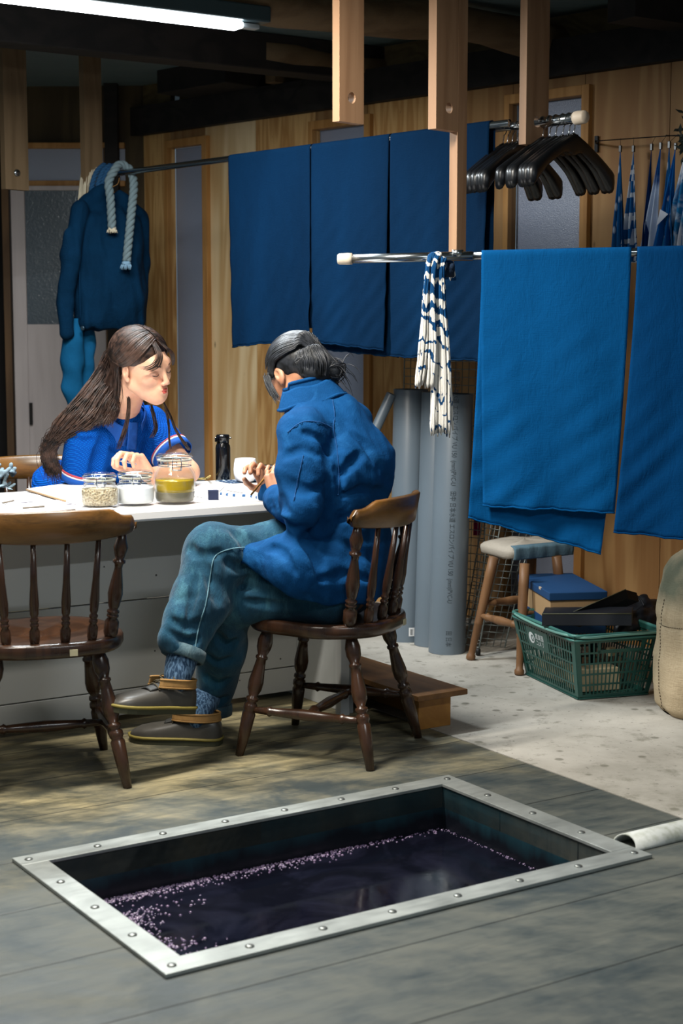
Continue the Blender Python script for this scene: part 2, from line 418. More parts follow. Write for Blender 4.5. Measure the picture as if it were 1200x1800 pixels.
# back wall: plywood sheets between tall slot windows
M_ply = wood('plywood', '#a58154', '#845d36', '#967146', 'z', 1.5, .6, 7, True, .1)
M_ply2 = wood('plywood_pale', '#ecd6ae', '#bb9462', '#d9bc8c', 'z', 1.3, .6, 6, True, .1)
M_ply3 = wood('plywood_fine', '#d6ae76', '#a37543', '#c4985c', 'z', 3.4, .6, 6, True, .1)
M_frame = wood('cedar_frame', '#b98a52', '#9a6c38', '#a97a46', 'z', 3, .55, 4, False, .1)
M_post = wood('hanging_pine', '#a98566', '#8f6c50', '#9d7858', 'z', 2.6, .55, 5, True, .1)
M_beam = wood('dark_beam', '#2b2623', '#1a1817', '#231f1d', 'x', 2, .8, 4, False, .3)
M_beamlit = wood('lit_beam', '#6b5a44', '#4a3c2c', '#8a6a42', 'x', 2, .8, 4, False, .4)  # lighter beam wood, warm highlights put into the colour
tg = NT('frosted_glass'); vo = tg.voro(tg.co(), 260); tg.set(base='#868da0', rough=.32, spec=.8); tg.bump(vo.outputs['Distance'], .5, .002); M_frost = tg.m
WTOP = 2.335
def wallx(px, py=400): return wl(px, py)[0]
def wbox(mb, x0, x1, z0, z1, y0=0.0, y1=.03):
    mb.frame(WY*WP, WX, WY, ZV, (x0, y0, z0), (x1, y1, z1))
w1a, w1b = wallx(303, 500), wallx(363, 500)
w2a, w2b = wallx(555, 240), wallx(646, 240)
w3a, w3b = wallx(900, 300), wallx(1026, 300)
XL = -7.16; XR = -1.2
mbp, mbq, mbr = MB(), MB(), MB()
ztops = [wl(333, 257)[1], wl(600, 223)[1], wl(965, 176)[1]]
cuts = [(w1a, w1b), (w2a, w2b), (w3a, w3b)]
seams = [XL, w1a]; 
def sheet(mb, a, b, z0=0.0, z1=WTOP): wbox(mb, a+.0015, b-.0015, z0, z1)
sheet(mbr, XL, w1a)
xs = wallx(452, 700); sheet(mbq, w1b, xs); xs2 = wallx(540, 700); sheet(mbr, xs, w2a)
xm = (w2b+w3a)/2; sheet(mbr, w2b, xm); sheet(mbp, xm, w3a)
xr = wallx(1175, 300); sheet(mbp, w3b, xr); sheet(mbp, xr, XR)
for (a, b), zt in zip(cuts, ztops): sheet(mbp, a, b, zt, WTOP)
struct('wall_back', mbp, M_ply, 'plywood sheeting of the back wall', 'wall')
struct('wall_back', mbq, M_ply2, 'pale knotty plywood sheet behind the table', 'wall')
struct('wall_back', mbr, M_ply3, 'fine-grained plywood sheets of the back wall', 'wall')
for i, ((a, b), zt) in enumerate(zip(cuts, ztops)):
    e = sempty('window_%d' % (i+1), ['tall frosted slot window left of the blue cloths', 'tall frosted slot window behind the blue cloths', 'tall frosted window behind the black hangers'][i], 'window', WPt((a+b)/2, 0))
    m_ = MB(); wbox(m_, a-.002, b+.002, .02, zt, .035, .045); obj('pane', m_, M_frost, e)
    m_ = MB(); fw = .028
    wbox(m_, a-fw, a, 0.0, zt+.04, -.028, 0); wbox(m_, b, b+fw+.01, 0.0, zt+.04, -.028, 0); wbox(m_, a, b, zt, zt+.04, -.028, 0)
    obj('window_frame', m_, M_frame, e, bevel=.002)
# dark beam over the plywood and what rests on it
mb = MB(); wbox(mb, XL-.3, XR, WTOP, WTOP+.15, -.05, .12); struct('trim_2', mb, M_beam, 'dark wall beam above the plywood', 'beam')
mb = MB(); wbox(mb, XL, wallx(300, 200), WTOP+.15, 2.62, .0, .03); wbox(mb, wallx(300, 200), XR, WTOP+.15, 2.9, .06, .09)
struct('wall_back', mb, wood('chipboard', '#6b5a3a', '#4d3f28', '#7b6844', 'x', 1, .8, 12, False, .3), 'rough board above the dark beam', 'wall')
def onp(px, z=WTOP): return wl(px, 300)[0]
mb = MB(); x0, x1 = wl(292, 165, 5.2)[0], wl(412, 165, 5.2)[0]; wbox(mb, x0, x1, WTOP+.15, WTOP+.30, -.26, .05); struct('trim_3', mb, M_beam, 'dark joist end on the wall beam', 'beam', bevel=.004)
mb = MB(); x0 = wl(466, 145, 5.3)[0]; wbox(mb, x0, x0+.07, WTOP+.15, 2.62, -.10, -.03); struct('trim_4', mb, M_beamlit, 'short rough stud on the wall beam', 'post', bevel=.003)
# ceiling
t = NT('ceiling_sheet'); n = t.noise(t.co((.35, 1.6, 1), (0, 0, -TH)), 14, 5, .6, 1.2); t.set(base=t.mix(n, '#4a5b60', '#66777b'), rough=.45, spec=.4); t.bump(n, .6, .01); M_ceil = t.m
mb = MB(); mb.frame(Vector((0, 0, 0)), U, V, ZV, (-4, -2, 2.60), (9, 9.5, 2.66)); struct('ceiling', mb, M_ceil, 'dark sheet ceiling with beams', 'ceiling')
# beams along U under the ceiling
def beam(name, px, py, zb, h, wv, a0, a1, mat, lab):
    q = G(px, py, zb); b = q.dot(V); mb = MB(); mb.frame(Vector((0, 0, 0)), U, V, ZV, (a0, b, zb), (a1, b+wv, zb+h)); return struct(name, mb, mat, lab, 'beam', bevel=.006)
beam('trim_5', 240, 98, 2.44, .16, .14, -1.5, 6.2, M_beam, 'squared dark ceiling beam beyond the lamp')
q = G(640, 47, 2.44); bb = q.dot(V)
mb = MB(); pts = [UV(a, bb+.07+.02*math.sin(a*3), 2.50+.015*math.sin(a*5+1)) for a in np.linspace(q.dot(U)-.62, 6.3, 26)]
mb.tube(pts, [.075+.008*math.sin(i*1.3) for i in range(26)], 12); struct('trim_6', mb, M_beamlit, 'round log beam lightened in colour as if lamplit', 'beam')
q = G(620, 133, 2.45); bb = q.dot(V); mb = MB(); pts = [UV(a, bb+.05+.015*math.sin(a*2), 2.51+.01*math.sin(a*4)) for a in np.linspace(q.dot(U)-.45, 6.4, 20)]
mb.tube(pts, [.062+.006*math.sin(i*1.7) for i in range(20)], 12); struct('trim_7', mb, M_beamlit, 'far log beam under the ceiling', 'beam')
q = G(900, 20, 2.42); bb = q.dot(V); mb = MB(); mb.frame(Vector((0, 0, 0)), U, V, ZV, (q.dot(U)+.5, bb-.1, 2.44), (7, bb+.05, 2.6)); struct('trim_8', mb, M_beam, 'dark ceiling beam at the right', 'beam')
# left wall (across), with the pale door
YL = 8.62
xc = -1.25
def lpx(px, Y=YL): return (px-600)/F*Y/CP*1.0
def LX(px, py, Y=YL): return P(px, py, Y).x
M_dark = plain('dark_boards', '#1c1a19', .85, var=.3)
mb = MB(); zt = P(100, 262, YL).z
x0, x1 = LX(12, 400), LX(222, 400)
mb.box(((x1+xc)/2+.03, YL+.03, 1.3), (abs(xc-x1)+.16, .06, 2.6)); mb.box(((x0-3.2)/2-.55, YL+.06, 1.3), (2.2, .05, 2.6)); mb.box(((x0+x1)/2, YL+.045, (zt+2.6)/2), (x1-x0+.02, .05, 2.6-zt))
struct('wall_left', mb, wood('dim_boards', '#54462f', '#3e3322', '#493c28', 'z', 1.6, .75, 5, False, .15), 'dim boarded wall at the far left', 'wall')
e = sempty('door_1', 'pale washed-wood door with frosted pane at far left', 'door', (LX(100, 500), YL, 0))
M_white = wood('washed_ply', '#c4bab9', '#b5abaa', '#aaa09f', 'z', 2, .6, 4, False, .05)
dx0, dx1 = LX(24, 450), LX(200, 450); gx0, gx1 = LX(48, 450), LX(186, 450); gz0, gz1 = P(90, 570, YL).z, P(90, 336, YL).z
dt = P(90, 328, YL).z
mb = MB(); d0, d1 = -.05, -.01
def fbox(mb, a, b, z0, z1, y0, y1): mb.box(((a+b)/2, YL+(y0+y1)/2, (z0+z1)/2), (b-a, y1-y0, z1-z0))
fbox(mb, dx0, gx0, .01, dt, d0, d1); fbox(mb, gx1, dx1, .01, dt, d0, d1); fbox(mb, gx0, gx1, .01, gz0, d0, d1); fbox(mb, gx0, gx1, gz1, dt, d0, d1)
obj('door_leaf', mb, M_white, e, bevel=.003)
tg = NT('rippled_glass'); nn = tg.noise(tg.co(), 60, 3, .6, .5); tg.set(base='#4a545c', rough=.24, spec=.8); tg.bump(nn, .35, .004); M_ripple = tg.m
mb = MB(); fbox(mb, gx0, gx1, gz0, gz1, -.035, -.028); obj('pane', mb, M_ripple, e)
mb = MB(); fbox(mb, dx0+.08, dx0+.095, .78, .90, -.07, -.05); obj('door_pull', mb, M_dark, e)
e2 = sempty('window_4', 'frosted transom light above the pale door', 'window', (LX(100, 300), YL, dt))
mb = MB(); fbox(mb, dx0, x1, dt+.03, zt, -.01, .0); obj('pane', mb, M_frost, e2)
mb = MB(); fbox(mb, dx0-.02, x1, dt, dt+.03, -.03, .0); fbox(mb, dx0-.02, x1, zt, zt+.03, -.04, .0); obj('window_frame', mb, M_frame, e2, bevel=.003)
mb = MB(); fbox(mb, LX(10, 500), LX(22, 500), 0, zt, -.06, .02); fbox(mb, LX(206, 600), LX(214, 600), 0, zt, -.06, .02); fbox(mb, LX(190, 600), LX(198, 600), 0, zt, -.07, .02)
struct('trim_9', mb, wood('brown_jamb', '#6e5338', '#4c3826', '#5d4630', 'z', 3, .7, 3, True, .1), 'brown door jambs at the far left', 'trim', bevel=.002)
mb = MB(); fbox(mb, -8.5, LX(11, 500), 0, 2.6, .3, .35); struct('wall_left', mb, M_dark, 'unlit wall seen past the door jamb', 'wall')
# corner upright
mb = MB(); q = WPt(XL, 0); mb.box((xc+.02, YL-.06, 1.3), (.07, .07, 2.6)); struct('trim_10', mb, M_beam, 'dark corner post where the walls meet', 'post')
# low ledge at the foot of the back wall
mb = MB(); a = wallx(700, 900); wbox(mb, a, XR, 0, .065, -.03, 0); o = struct('baseboard_back', mb, M_frame, 'timber skirting at the foot of the plywood', 'baseboard', bevel=.003)

# ---------------------------------------------------------------- the lamp over the table
lq = G(421, 50, 2.39); la = lq.dot(U); lb = lq.dot(V)
e = thing('ceiling_light', 'white batten light glowing below the ceiling above the table', 'light', UV(la-.6, lb, 2.6), TH)
mb = MB(); mb.frame(Vector((0, 0, 0)), U, V, ZV, (la-1.42, lb-.035, 2.385), (la, lb+.035, 2.41)); obj('diffuser', mb, emit('lamp_glow', '#f4fbff', 12), e, bevel=.008)
mb = MB(); mb.frame(Vector((0, 0, 0)), U, V, ZV, (la-1.44, lb-.06, 2.412), (la+.10, lb+.06, 2.47)); obj('housing', mb, plain('lamp_housing', '#3b4a4e', .4, .3), e, bevel=.006)
mb = MB(); mb.frame(Vector((0, 0, 0)), U, V, ZV, (la, lb-.02, 2.392), (la+.075, lb+.02, 2.41)); obj('end_cap', mb, plain('lamp_cap', '#a9b1b4', .35, .4), e, bevel=.004)
for k in (-1.2, -.2):
    mb = MB(); mb.tube([UV(la+k, lb, 2.47), UV(la+k, lb, 2.60)], .008, 8); obj('hanger_rod', mb, plain('lamp_rod', '#22282a', .5, .6), e)

# ================================================================ THE VAT
def uvbox(mb, a0, a1, b0, b1, z0, z1): mb.frame(Vector((0, 0, 0)), U, V, ZV, (a0, b0, z0), (a1, b1, z1))
e = thing('indigo_vat', 'sunken rectangular dye vat with bolted steel frame in the floor', 'vat', UV(2.0, 3.1, 0), TH)
t = NT('brushed_steel'); n = t.noise(t.co((.2, 1, 1), (0, 0, -TH)), 60, 4); n2 = t.noise(t.co(), 5, 4)
t.set(base=t.mix(t.ramp(n2, [(.35, 0.), (.65, 1.)]), '#a8aca8', '#8b8f8c'), metal=.55, rough=t.ramp(n, [(.3, .38), (.7, .55)]), spec=.5); t.bump(n, .08, .001); M_steel = t.m
mb = MB(); FU0, FU1, FV0, FV1 = 1.336, 2.662, 2.70, 3.53; zt = .010
uvbox(mb, FU0, FU1, FV0, VV0+.004, .001, zt); uvbox(mb, FU0, FU1, VV1-.004, FV1, .001, zt); uvbox(mb, FU0, VU0+.004, VV0+.004, VV1-.004, .001, zt); uvbox(mb, VU1-.004, FU1, VV0+.004, VV1-.004, .001, zt)
obj('steel_frame', mb, M_steel, e, bevel=.0015)
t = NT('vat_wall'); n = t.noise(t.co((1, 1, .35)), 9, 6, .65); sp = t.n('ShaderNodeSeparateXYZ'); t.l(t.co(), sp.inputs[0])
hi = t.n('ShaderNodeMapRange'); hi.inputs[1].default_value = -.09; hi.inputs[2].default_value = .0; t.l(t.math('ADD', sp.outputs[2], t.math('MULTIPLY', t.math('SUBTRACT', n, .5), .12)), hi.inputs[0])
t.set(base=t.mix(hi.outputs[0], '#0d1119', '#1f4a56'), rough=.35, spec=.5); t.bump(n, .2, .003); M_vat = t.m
mb = MB(); D = .62
for (a0, a1, b0, b1) in ((VU0-.02, VU1+.02, VV0-.02, VV0), (VU0-.02, VU1+.02, VV1, VV1+.02), (VU0-.02, VU0, VV0, VV1), (VU1, VU1+.02, VV0, VV1)): uvbox(mb, a0, a1, b0, b1, -D, 0.0)
uvbox(mb, VU0-.02, VU1+.02, VV0-.02, VV1+.02, -D-.02, -D); obj('basin', mb, M_vat, e)
t = NT('dye_liquid'); n = t.noise(t.co(), 3.2, 6, .65, 1.5); fo = t.noise(t.co((1, 1, 1), (0, 0, -TH)), 4, 5, .6)
t.set(base=t.mix(t.ramp(n, [(.45, 0.), (.75, 1.)]), '#0a0b14', '#1b1c2b'), rough=t.ramp(n, [(.4, .03), (.75, .22)]), spec=.55); t.bump(t.noise(t.co(), 18, 3), .05, .004); M_dye = t.m
LZ = -.118
mb = MB(); uvbox(mb, VU0, VU1, VV0, VV1, LZ-.03, LZ); obj('dye_liquid', mb, M_dye, e, label='near-black indigo liquid with drifting scum')
# foam: bubbles gathered in the left corner and along the back edge
t = NT('indigo_foam'); n = t.noise(t.co(), 60, 3); t.set(base=t.mix(t.ramp(n, [(.35, 0.), (.7, 1.)]), '#33284a', '#866f8e'), rough=.18, spec=.9); M_foam = t.m
rs = random.Random(3); mb = MB()
def bub(q, r):
    mb.lathe([(0.0001, r*.75), (r*.6, r*.55), (r*.92, r*.2), (r, -r*.1)], q, ZV, 7, True, False)
for i in range(2900):
    b = .10+rs.random()*.46; a = abs(rs.gauss(0, .085+.04*math.sin(b*14)))*(1.2-b)
    if rs.random() < .28: a, b = rs.random()**2*.85, abs(rs.gauss(0, .026))
    r = rs.uniform(.0016, .0046)*(1.35 if a < .12 else 1)
    bub(UV(VU0+.004+a, VV1-.004-b, LZ), r)
for i in range(1500):
    b = .20+rs.random()*.27; a = abs(rs.gauss(0, .075))*(1.15-abs(b-.36)*4)
    if a > 0: bub(UV(VU0+.004+a, VV1-.004-b, LZ), rs.uniform(.0018, .0050))
for i in range(500):
    a = rs.random()*1.17; b = abs(rs.gauss(0, .014)); bub(UV(VU0+.01+a, VV1-.004-b, LZ), rs.uniform(.0015, .0045))
for i in range(150):
    bub(UV(VU1-.004-abs(rs.gauss(0, .006)), VV0+.01+rs.random()*.68, LZ), rs.uniform(.001, .003))
fo = obj('foam', mb, M_foam, e); fo['kind'] = 'stuff'; fo['label'] = 'purple froth gathered in the left corner and along the back edge'
M_bolt = plain('bolt_steel', '#7c7f7c', .4, .8)
bm0 = MB(); bm0.lathe([(.010, 0), (.010, .0015), (.0085, .003), (.004, .0042), (.0001, .0044)], (0, 0, 0), ZV, 12); bm0.box((0, 0, .0045), (.008, .0015, .0008)); bme = bm0.mesh('bolt'); bme.materials.append(M_bolt)
loc = []
for i in range(8): a = FU0+.03+i*(FU1-FU0-.06)/7; loc += [(a, FV0+.033), (a, FV1-.033)]
for i in range(1, 4): b = FV0+.03+i*(FV1-FV0-.06)/4; loc += [(FU0+.033, b), (FU1-.033, b)]
for a, b in loc:
    o = bpy.data.objects.new('bolt', bme); C.objects.link(o); o.parent = e; o.matrix_basis = e.matrix_basis.inverted() @ Matrix.Translation(UV(a, b, zt))
# half-round conduit on the boards
e = thing('pipe_cover', 'whitened half-round pipe cover lying on the boards right of the vat', 'pipe', G(1150, 1478), TH)
q0 = G(1101, 1492); a0 = q0.dot(U); b0 = q0.dot(V)
def halfp(u_, v_):
    a = math.pi*v_; r = .036
    return UV(a0+u_*1.3+.012*math.sin(a)*(1-u_), b0+.01-math.cos(a)*r*1.15, .001+math.sin(a)*r*.82)
t = NT('limed_pipe'); n = t.noise(t.co(), 30, 5); t.set(base=t.mix(t.ramp(n, [(.45, 0.), (.7, 1.)]), '#b3b5b0', '#8f9284'), rough=.55); t.bump(n, .2, .002)
mb = MB(); mb.grid(halfp, 12, 14); o = obj('shell', mb, t.m, e, solid=.004)
# ================================================================ TABLE
TT = .74
def tb(px, py, z=TT): return G(px, py, z)
TV0, TV1, TU0, TU1 = 4.325, 5.075, .95, 2.90
M_lam = plain('white_laminate', '#dcdad8', .28, var=.03, spec=.5)
t = NT('speckled_white_panel'); n = t.voro(t.co((1, 1, 1), (0, 0, -TH)), 17); t.set(base=t.mix(t.ramp(n.outputs['Distance'], [(.045, 1.), (.075, 0.)]), '#bcbdbb', '#3a3a38'), rough=.6); M_panel = t.m
e = thing('work_table', 'long white-topped worktable with pale speckled front panel', 'table', UV(2.0, 4.7, 0), TH)
mb = MB(); uvbox(mb, TU0, TU1, TV0, TV1, TT-.036, TT); obj('table_top', mb, M_lam, e, bevel=.008)
mb = MB(); 
for z0, z1 in ((.02, .105), (.109, .40), (.404, TT-.04)): uvbox(mb, TU0+.1, 2.835, 4.655, 4.675, z0, z1)
obj('front_panel', mb, M_panel, e, bevel=.002)
mb = MB(); uvbox(mb, 2.835, 2.86, 4.33, 5.03, .0, TT-.036); obj('end_panel', mb, plain('panel_dim', '#a9aba9', .6), e, bevel=.002)
mb = MB(); uvbox(mb, 2.80, 2.835, 4.315, 4.35, 0, TT-.036); obj('leg', mb, M_panel, e, bevel=.002)
for b in (4.34, 4.99):
    mb = MB(); uvbox(mb, TU0+.1, TU0+.15, b, b+.05, 0, TT-.036); obj('leg', mb, M_panel, e, bevel=.002)

# ================================================================ WINDSOR CHAIRS
M_ch = wood('chair_varnish', '#3e2718', '#22150e', '#4a3020', 'z', 3, .26, 4, False, .05, .6)
M_chtop = wood('chair_crest_worn', '#6a4520', '#26170c', '#94692f', 'x', 2.4, .30, 3, False, .05, .6)
def turned(mb, a, b, prof, n=12):
    a, b = Vector(a), Vector(b); L = (b-a).length; mb.lathe([(r, h*L) for h, r in prof], a, b-a, n)
LEGP = [(0, .014), (.03, .017), (.10, .024), (.16, .0225), (.215, .014), (.225, .019), (.24, .019), (.25, .015), (.30, .017), (.42, .0235), (.48, .022), (.535, .013), (.545, .019), (.565, .020), (.58, .014), (.60, .0205), (.63, .021), (.65, .0165), (.67, .021), (.80, .019), (1, .0125)]
POSTP = [(0, .016), (.05, .021), (.15, .021), (.19, .012), (.20, .0175), (.215, .0175), (.225, .013), (.24, .018), (.255, .018), (.27, .012), (.30, .016), (.42, .022), (.50, .019), (.66, .011), (.70, .0125), (.715, .018), (.735, .018), (.745, .012), (.80, .017), (.86, .021), (.93, .014), (1, .011)]
SPINP = [(0, .012), (.04, .0145), (.13, .015), (.17, .009), (.185, .0125), (.205, .0125), (.215, .009), (.235, .0125), (.25, .0125), (.265, .009), (.30, .012), (.40, .0135), (.60, .010), (1, .0075)]
STRP = [(0, .008), (.10, .011), (.16, .012), (.18, .0165), (.20, .012), (.35, .015), (.5, .0175), (.65, .015), (.80, .012), (.82, .0165), (.84, .012), (.90, .011), (1, .008)]
def make_chair(label, loc, rz, group=None):
    e = thing('windsor_chair', label, 'chair', (0, 0, 0), 0, group)
    SH = .425; mb = MB()
    # saddle seat: superellipse outline, dished top, waist at the front third
    def outl(a):
        c, s_ = math.cos(a), math.sin(a); x = .222*math.copysign(abs(c)**.72, c); y = .230*math.copysign(abs(s_)**.78, s_)
        if y > 0: x *= 1-.06*(y/.21)
        x *= 1+.035*math.exp(-((y+.07)/.06)**2)-.02*math.exp(-((y-.06)/.05)**2)
        return x, y
    n = 56; rings = [(0.0001, -.020), (.25, -.020), (.5, -.0175), (.72, -.011), (.86, -.002), (.95, 0.0), (.985, -.003), (1.0, -.010), (1.0, -.030), (.97, -.042), (.90, -.045), (.0001, -.045)]
    vs = []
    for r, z in rings:
        for k in range(n):
            x, y = outl(2*math.pi*k/n); zz = z
            if -.03 < z < -.0005 and r < .9: zz = z*(1.0 if y < .1 else max(.15, 1-(y-.1)/.12))
            vs.append((x*r, y*r, SH+zz))
    mb.add(vs, [(i*n+k, i*n+(k+1) % n, (i+1)*n+(k+1) % n, (i+1)*n+k) for i in range(len(rings)-1) for k in range(n)])
    obj('seat', mb, M_ch, e)
    legs = {}
    for sx in (-1, 1):
        for sy in (-1, 1):
            a = Vector((sx*.140, sy*.135, SH-.035)); b = Vector((sx*.205, sy*(.225 if sy < 0 else .205), 0)); legs[sx, sy] = (a, b)
            mb = MB(); turned(mb, a, b, LEGP, 14); obj('leg', mb, M_ch, e)
    mids = []
    for sx in (-1, 1):
        p = [lerp(legs[sx, sy][0], legs[sx, sy][1], .64) for sy in (-1, 1)]
        mb = MB(); turned(mb, p[0], p[1], STRP); obj('stretcher', mb, M_ch, e); mids.append((p[0]+p[1])/2)
    mb = MB(); turned(mb, mids[0], mids[1], STRP); obj('stretcher', mb, M_ch, e)
    def crest(s_):                # s_ -1..1 across the back
        return Vector((.243*s_, -.252+.085*s_*s_, 0))
    CT = .80
    for s_ in (-.86, .86):
        a = Vector((.175*(1 if s_ > 0 else -1), -.145, SH-.004)); b = crest(s_)+Vector((0, .004, CT-.075))
        mb = MB(); turned(mb, a, b, POSTP, 14); obj('back_post', mb, M_ch, e)
    for s_, x in ((-.56, -.118), (-.19, -.042), (.19, .042), (.56, .118)):
        a = Vector((x, -.196+1.05*x*x, SH-.004)); b = crest(s_)+Vector((0, .004, CT-.085))
        mb = MB(); turned(mb, a, b, SPINP, 10); obj('spindle', mb, M_ch, e)
    mb = MB(); ns = 44
    def tz(s_):
        q = abs(s_); z = CT-.008*(s_*s_)
        if q > .70: z -= .020*min(1, (q-.70)/.14)
        if q > .955: z -= .030*((q-.955)/.045)**2
        return z
    def bz(s_):
        q = abs(s_); z = CT-.094+.016*q*q
        if q > .93: z += .028*((q-.93)/.07)**2
        return z
    vs = []; fs = []
    for i in range(ns+1):
        s_ = -1+2*i/ns; c = crest(s_); nrm = Vector((-.17*s_/.243*.9, 1, 0)).normalized(); T = .0115
        a, b = tz(s_), bz(s_)
        for (oy, z) in ((T, b+.004), (T, a-.006), (T*.4, a), (-T*.4, a), (-T, a-.006), (-T, b+.004), (-T*.5, b), (T*.5, b)):
            lean = (z-CT)*-.16
            vs.append(c+nrm*oy+Vector((0, -(z-(CT-.09))*.18, z)))
    for i in range(ns):
        for k in range(8): fs.append((i*8+k, i*8+(k+1) % 8, (i+1)*8+(k+1) % 8, (i+1)*8+k))
    fs += [tuple(range(8)), tuple(ns*8+k for k in range(8))]
    mb.add(vs, fs); obj('crest_rail', mb, M_chtop, e, label='golden worn top rail')
    if True:
        mb = MB(); mb.box((.06, -.2315, SH-.026), (.022, .003, .018)); obj('sticker', mb, plain('old_sticker', '#b3ab8c', .7), e)
    e.location = loc; e.rotation_euler = (0, 0, rz); e.matrix_basis = Matrix.LocRotScale(Vector(loc), e.rotation_euler.copy(), None)
    return e
def rzdir(d): return math.atan2(-d[0], d[1])     # rotation that turns local +Y into d
chair_m = make_chair('dark turned windsor chair under the man in the blue jacket', (-.043, 4.763, 0), rzdir((-.922, .388)))
def place_chair(label, loc, rz):
    c = copy_tree(chair_m); c.location = loc; c.rotation_euler = (0, 0, rz); c['label'] = label; return c
chair_l = place_chair('empty dark windsor chair at left with its back towards us', (-.868, 4.465, 0), rzdir((-.30, .954)))
chair_w = place_chair('windsor chair with ruffled grey cloth, behind the seated woman in blue', (-1.13, 5.93, 0), rzdir((.25, -.97)))

# ================================================================ STEP, TUBES, GRIDS
M_step = wood('step_pine', '#a87535', '#8a5b26', '#b98545', 'y', 2, .5, 5, True, .1)
M_steptop = wood('step_top_worn', '#7d5731', '#57391f', '#96693a', 'y', 2, .5, 6, True, .15)
sa, sb = G(822, 1211, .125), G(640, 1151, .125)
e = thing('wooden_step', 'low wooden step board on a pine box beside the table', 'step', UV(3.0, 4.3, 0), TH)
a1 = sa.dot(U); b0 = sa.dot(V)
mb = MB(); uvbox(mb, a1-.20, a1, b0, b0+.92, .107, .125); obj('tread', mb, M_steptop, e, bevel=.002)
mb = MB(); uvbox(mb, a1-.165, a1-.035, b0+.045, b0+.065, 0, .107); uvbox(mb, a1-.165, a1-.035, b0+.84, b0+.86, 0, .107); uvbox(mb, a1-.055, a1-.035, b0+.065, b0+.84, 0, .107); uvbox(mb, a1-.165, a1-.145, b0+.5, b0+.84, 0, .107)
obj('box_frame', mb, M_step, e, bevel=.002)

M_pvc = plain('grey_pvc', '#626e78', .38, var=.05, spec=.5)
M_ink = plain('grey_ink', '#38424a', .6, var=0)
def text_mesh(s, size):
    c = bpy.data.curves.new('txt', 'FONT'); c.body = s; c.size = size; c.resolution_u = 3
    o = bpy.data.objects.new('txt', c); C.objects.link(o); dg = bpy.context.evaluated_depsgraph_get(); dg.update()
    me = bpy.data.meshes.new_from_object(o.evaluated_get(dg)); bpy.data.objects.remove(o); bpy.data.curves.remove(c)
    return me
def tube_thing(label, base, top, r, name='pvc_pipe', text=None, sticker=None, n=40):
    base, top = Vector(base), Vector(top); L = (top-base).length
    e = thing(name, label, 'pipe', base, 0, 'grey plastic pipes standing by the wall')
    mb = MB(); ax = top-base
    mb.lathe([(r, 0), (r, L-.002), (r-.001, L), (r-.006, L), (r-.006, .05), (r-.006, 0), (r, 0)], base, ax, n, True, False)
    o = obj('tube', mb, M_pvc, e); zx = ax.normalized()
    X = (Vector((1, 0, 0))-zx*zx.x).normalized(); Y = zx.cross(X)
    def surf(ang, h, rr=r+.0006): return base+zx*h+(X*math.cos(ang)+Y*math.sin(ang))*rr
    if text:
        for (h0, s) in text:                       # runs down the pipe, glyph tops pointing right
            me = text_mesh(s, .027)
            for v in me.vertices:
                x, y = v.co.x*.74, v.co.y; p = surf(-math.radians(88)+(y-.012)/r, h0-x); v.co = p
            obj('pipe_print', me, M_ink, e)
    if sticker:
        ang, h = sticker; mb = MB()
        mb.grid(lambda a, b: surf(ang+(a-.5)*.024/r*1.0, h+(b-.5)*.036, r+.0008), 6, 2); obj('sticker', mb, plain('paper_label', '#d9dadb', .6), e)
        mb = MB()
        for k in range(7): mb.grid(lambda a, b, k=k: surf(ang+(-.006+a*.010)/r, h-.012+k*.0036+b*.0018, r+.0013), 2, 1)
        obj('barcode', mb, M_ink, e)
    return e
def upright(pxb, pyb, pyt, dx=0):
    b = G(pxb, pyb); t_ = P(pxb+dx, pyt, b.y+.075); return b+Vector((0, .075, 0)), Vector((t_.x, b.y+.075, t_.z))
LINE = 'エスロンパイプ VU 150  (mm)PVC-U'
b, t_ = upright(715, 1130, 684, 7); tube_thing('grey plastic pipe, leftmost of the three thick ones', b, t_, .072, sticker=(-math.radians(75), .045))
b, t_ = upright(761, 1142, 690, 12); b += Vector((0, .035, 0)); t_ += Vector((0, .035, 0)); tube_thing('grey plastic pipe half hidden between two other thick ones', b, t_, .072, sticker=(-math.radians(85), .05))
b, t_ = upright(787, 1152, 692, 12); tube_thing('grey plastic pipe with a line of print, rightmost of the thick ones', b, t_, .074, text=[(1.13, '国国 日本水道 ' + LINE), (.66, '田中 日本水道 ' + LINE), (.10, '田 日本')])
tube_thing('thin grey pipe leaning at a slant behind the jacket man', P(628, 800, 6.5)-Vector((.13, 0, .35)), P(688, 692, 6.45), .021, 'thin_pipe', n=20)
# grids
M_wire = plain('galvanised_wire', '#7d8685', .4, .7)
def grid_panel(label, o, ux, uy, w, h, c, r=.0018, edge=.0032, foot=False):
    ux, uy = Vector(ux).normalized(), Vector(uy).normalized()
    e = thing('wire_grid_panel', label, 'grid', o)
    mb = MB(); mb.tube([o, o+ux*w, o+ux*w+uy*h, o+uy*h], edge, 6, closed=True, up0=ux.cross(uy)); obj('rim_wire', mb, M_wire, e)
    mb = MB(); nrm = ux.cross(uy).normalized()
    for i in range(1, int(w/c)+1):
        if i*c < w: mb.tube([o+ux*i*c, o+ux*i*c+uy*h], r, 5)
    for j in range(1, int(h/c)+1):
        if j*c < h: mb.tube([o+uy*j*c+nrm*r*2, o+uy*j*c+ux*w+nrm*r*2], r, 5)
    obj('mesh_wires', mb, M_wire, e)
    if foot:
        mb = MB(); mb.lathe([(.010, 0), (.010, .022), (.004, .026)], o+ux*w-Vector((0, 0, 0)), ZV, 10); obj('rubber_foot', mb, plain('black_rubber', '#0e0e0f', .6), e)
    return e
gb = G(700, 1095); gx = Vector((.78, -.62, 0)).normalized()
grid_panel('upright wire grid standing behind the thick grey pipes', Vector((gb.x, gb.y, .004)), gx, Vector((.02, .03, 1)), .44, 1.17, .034)
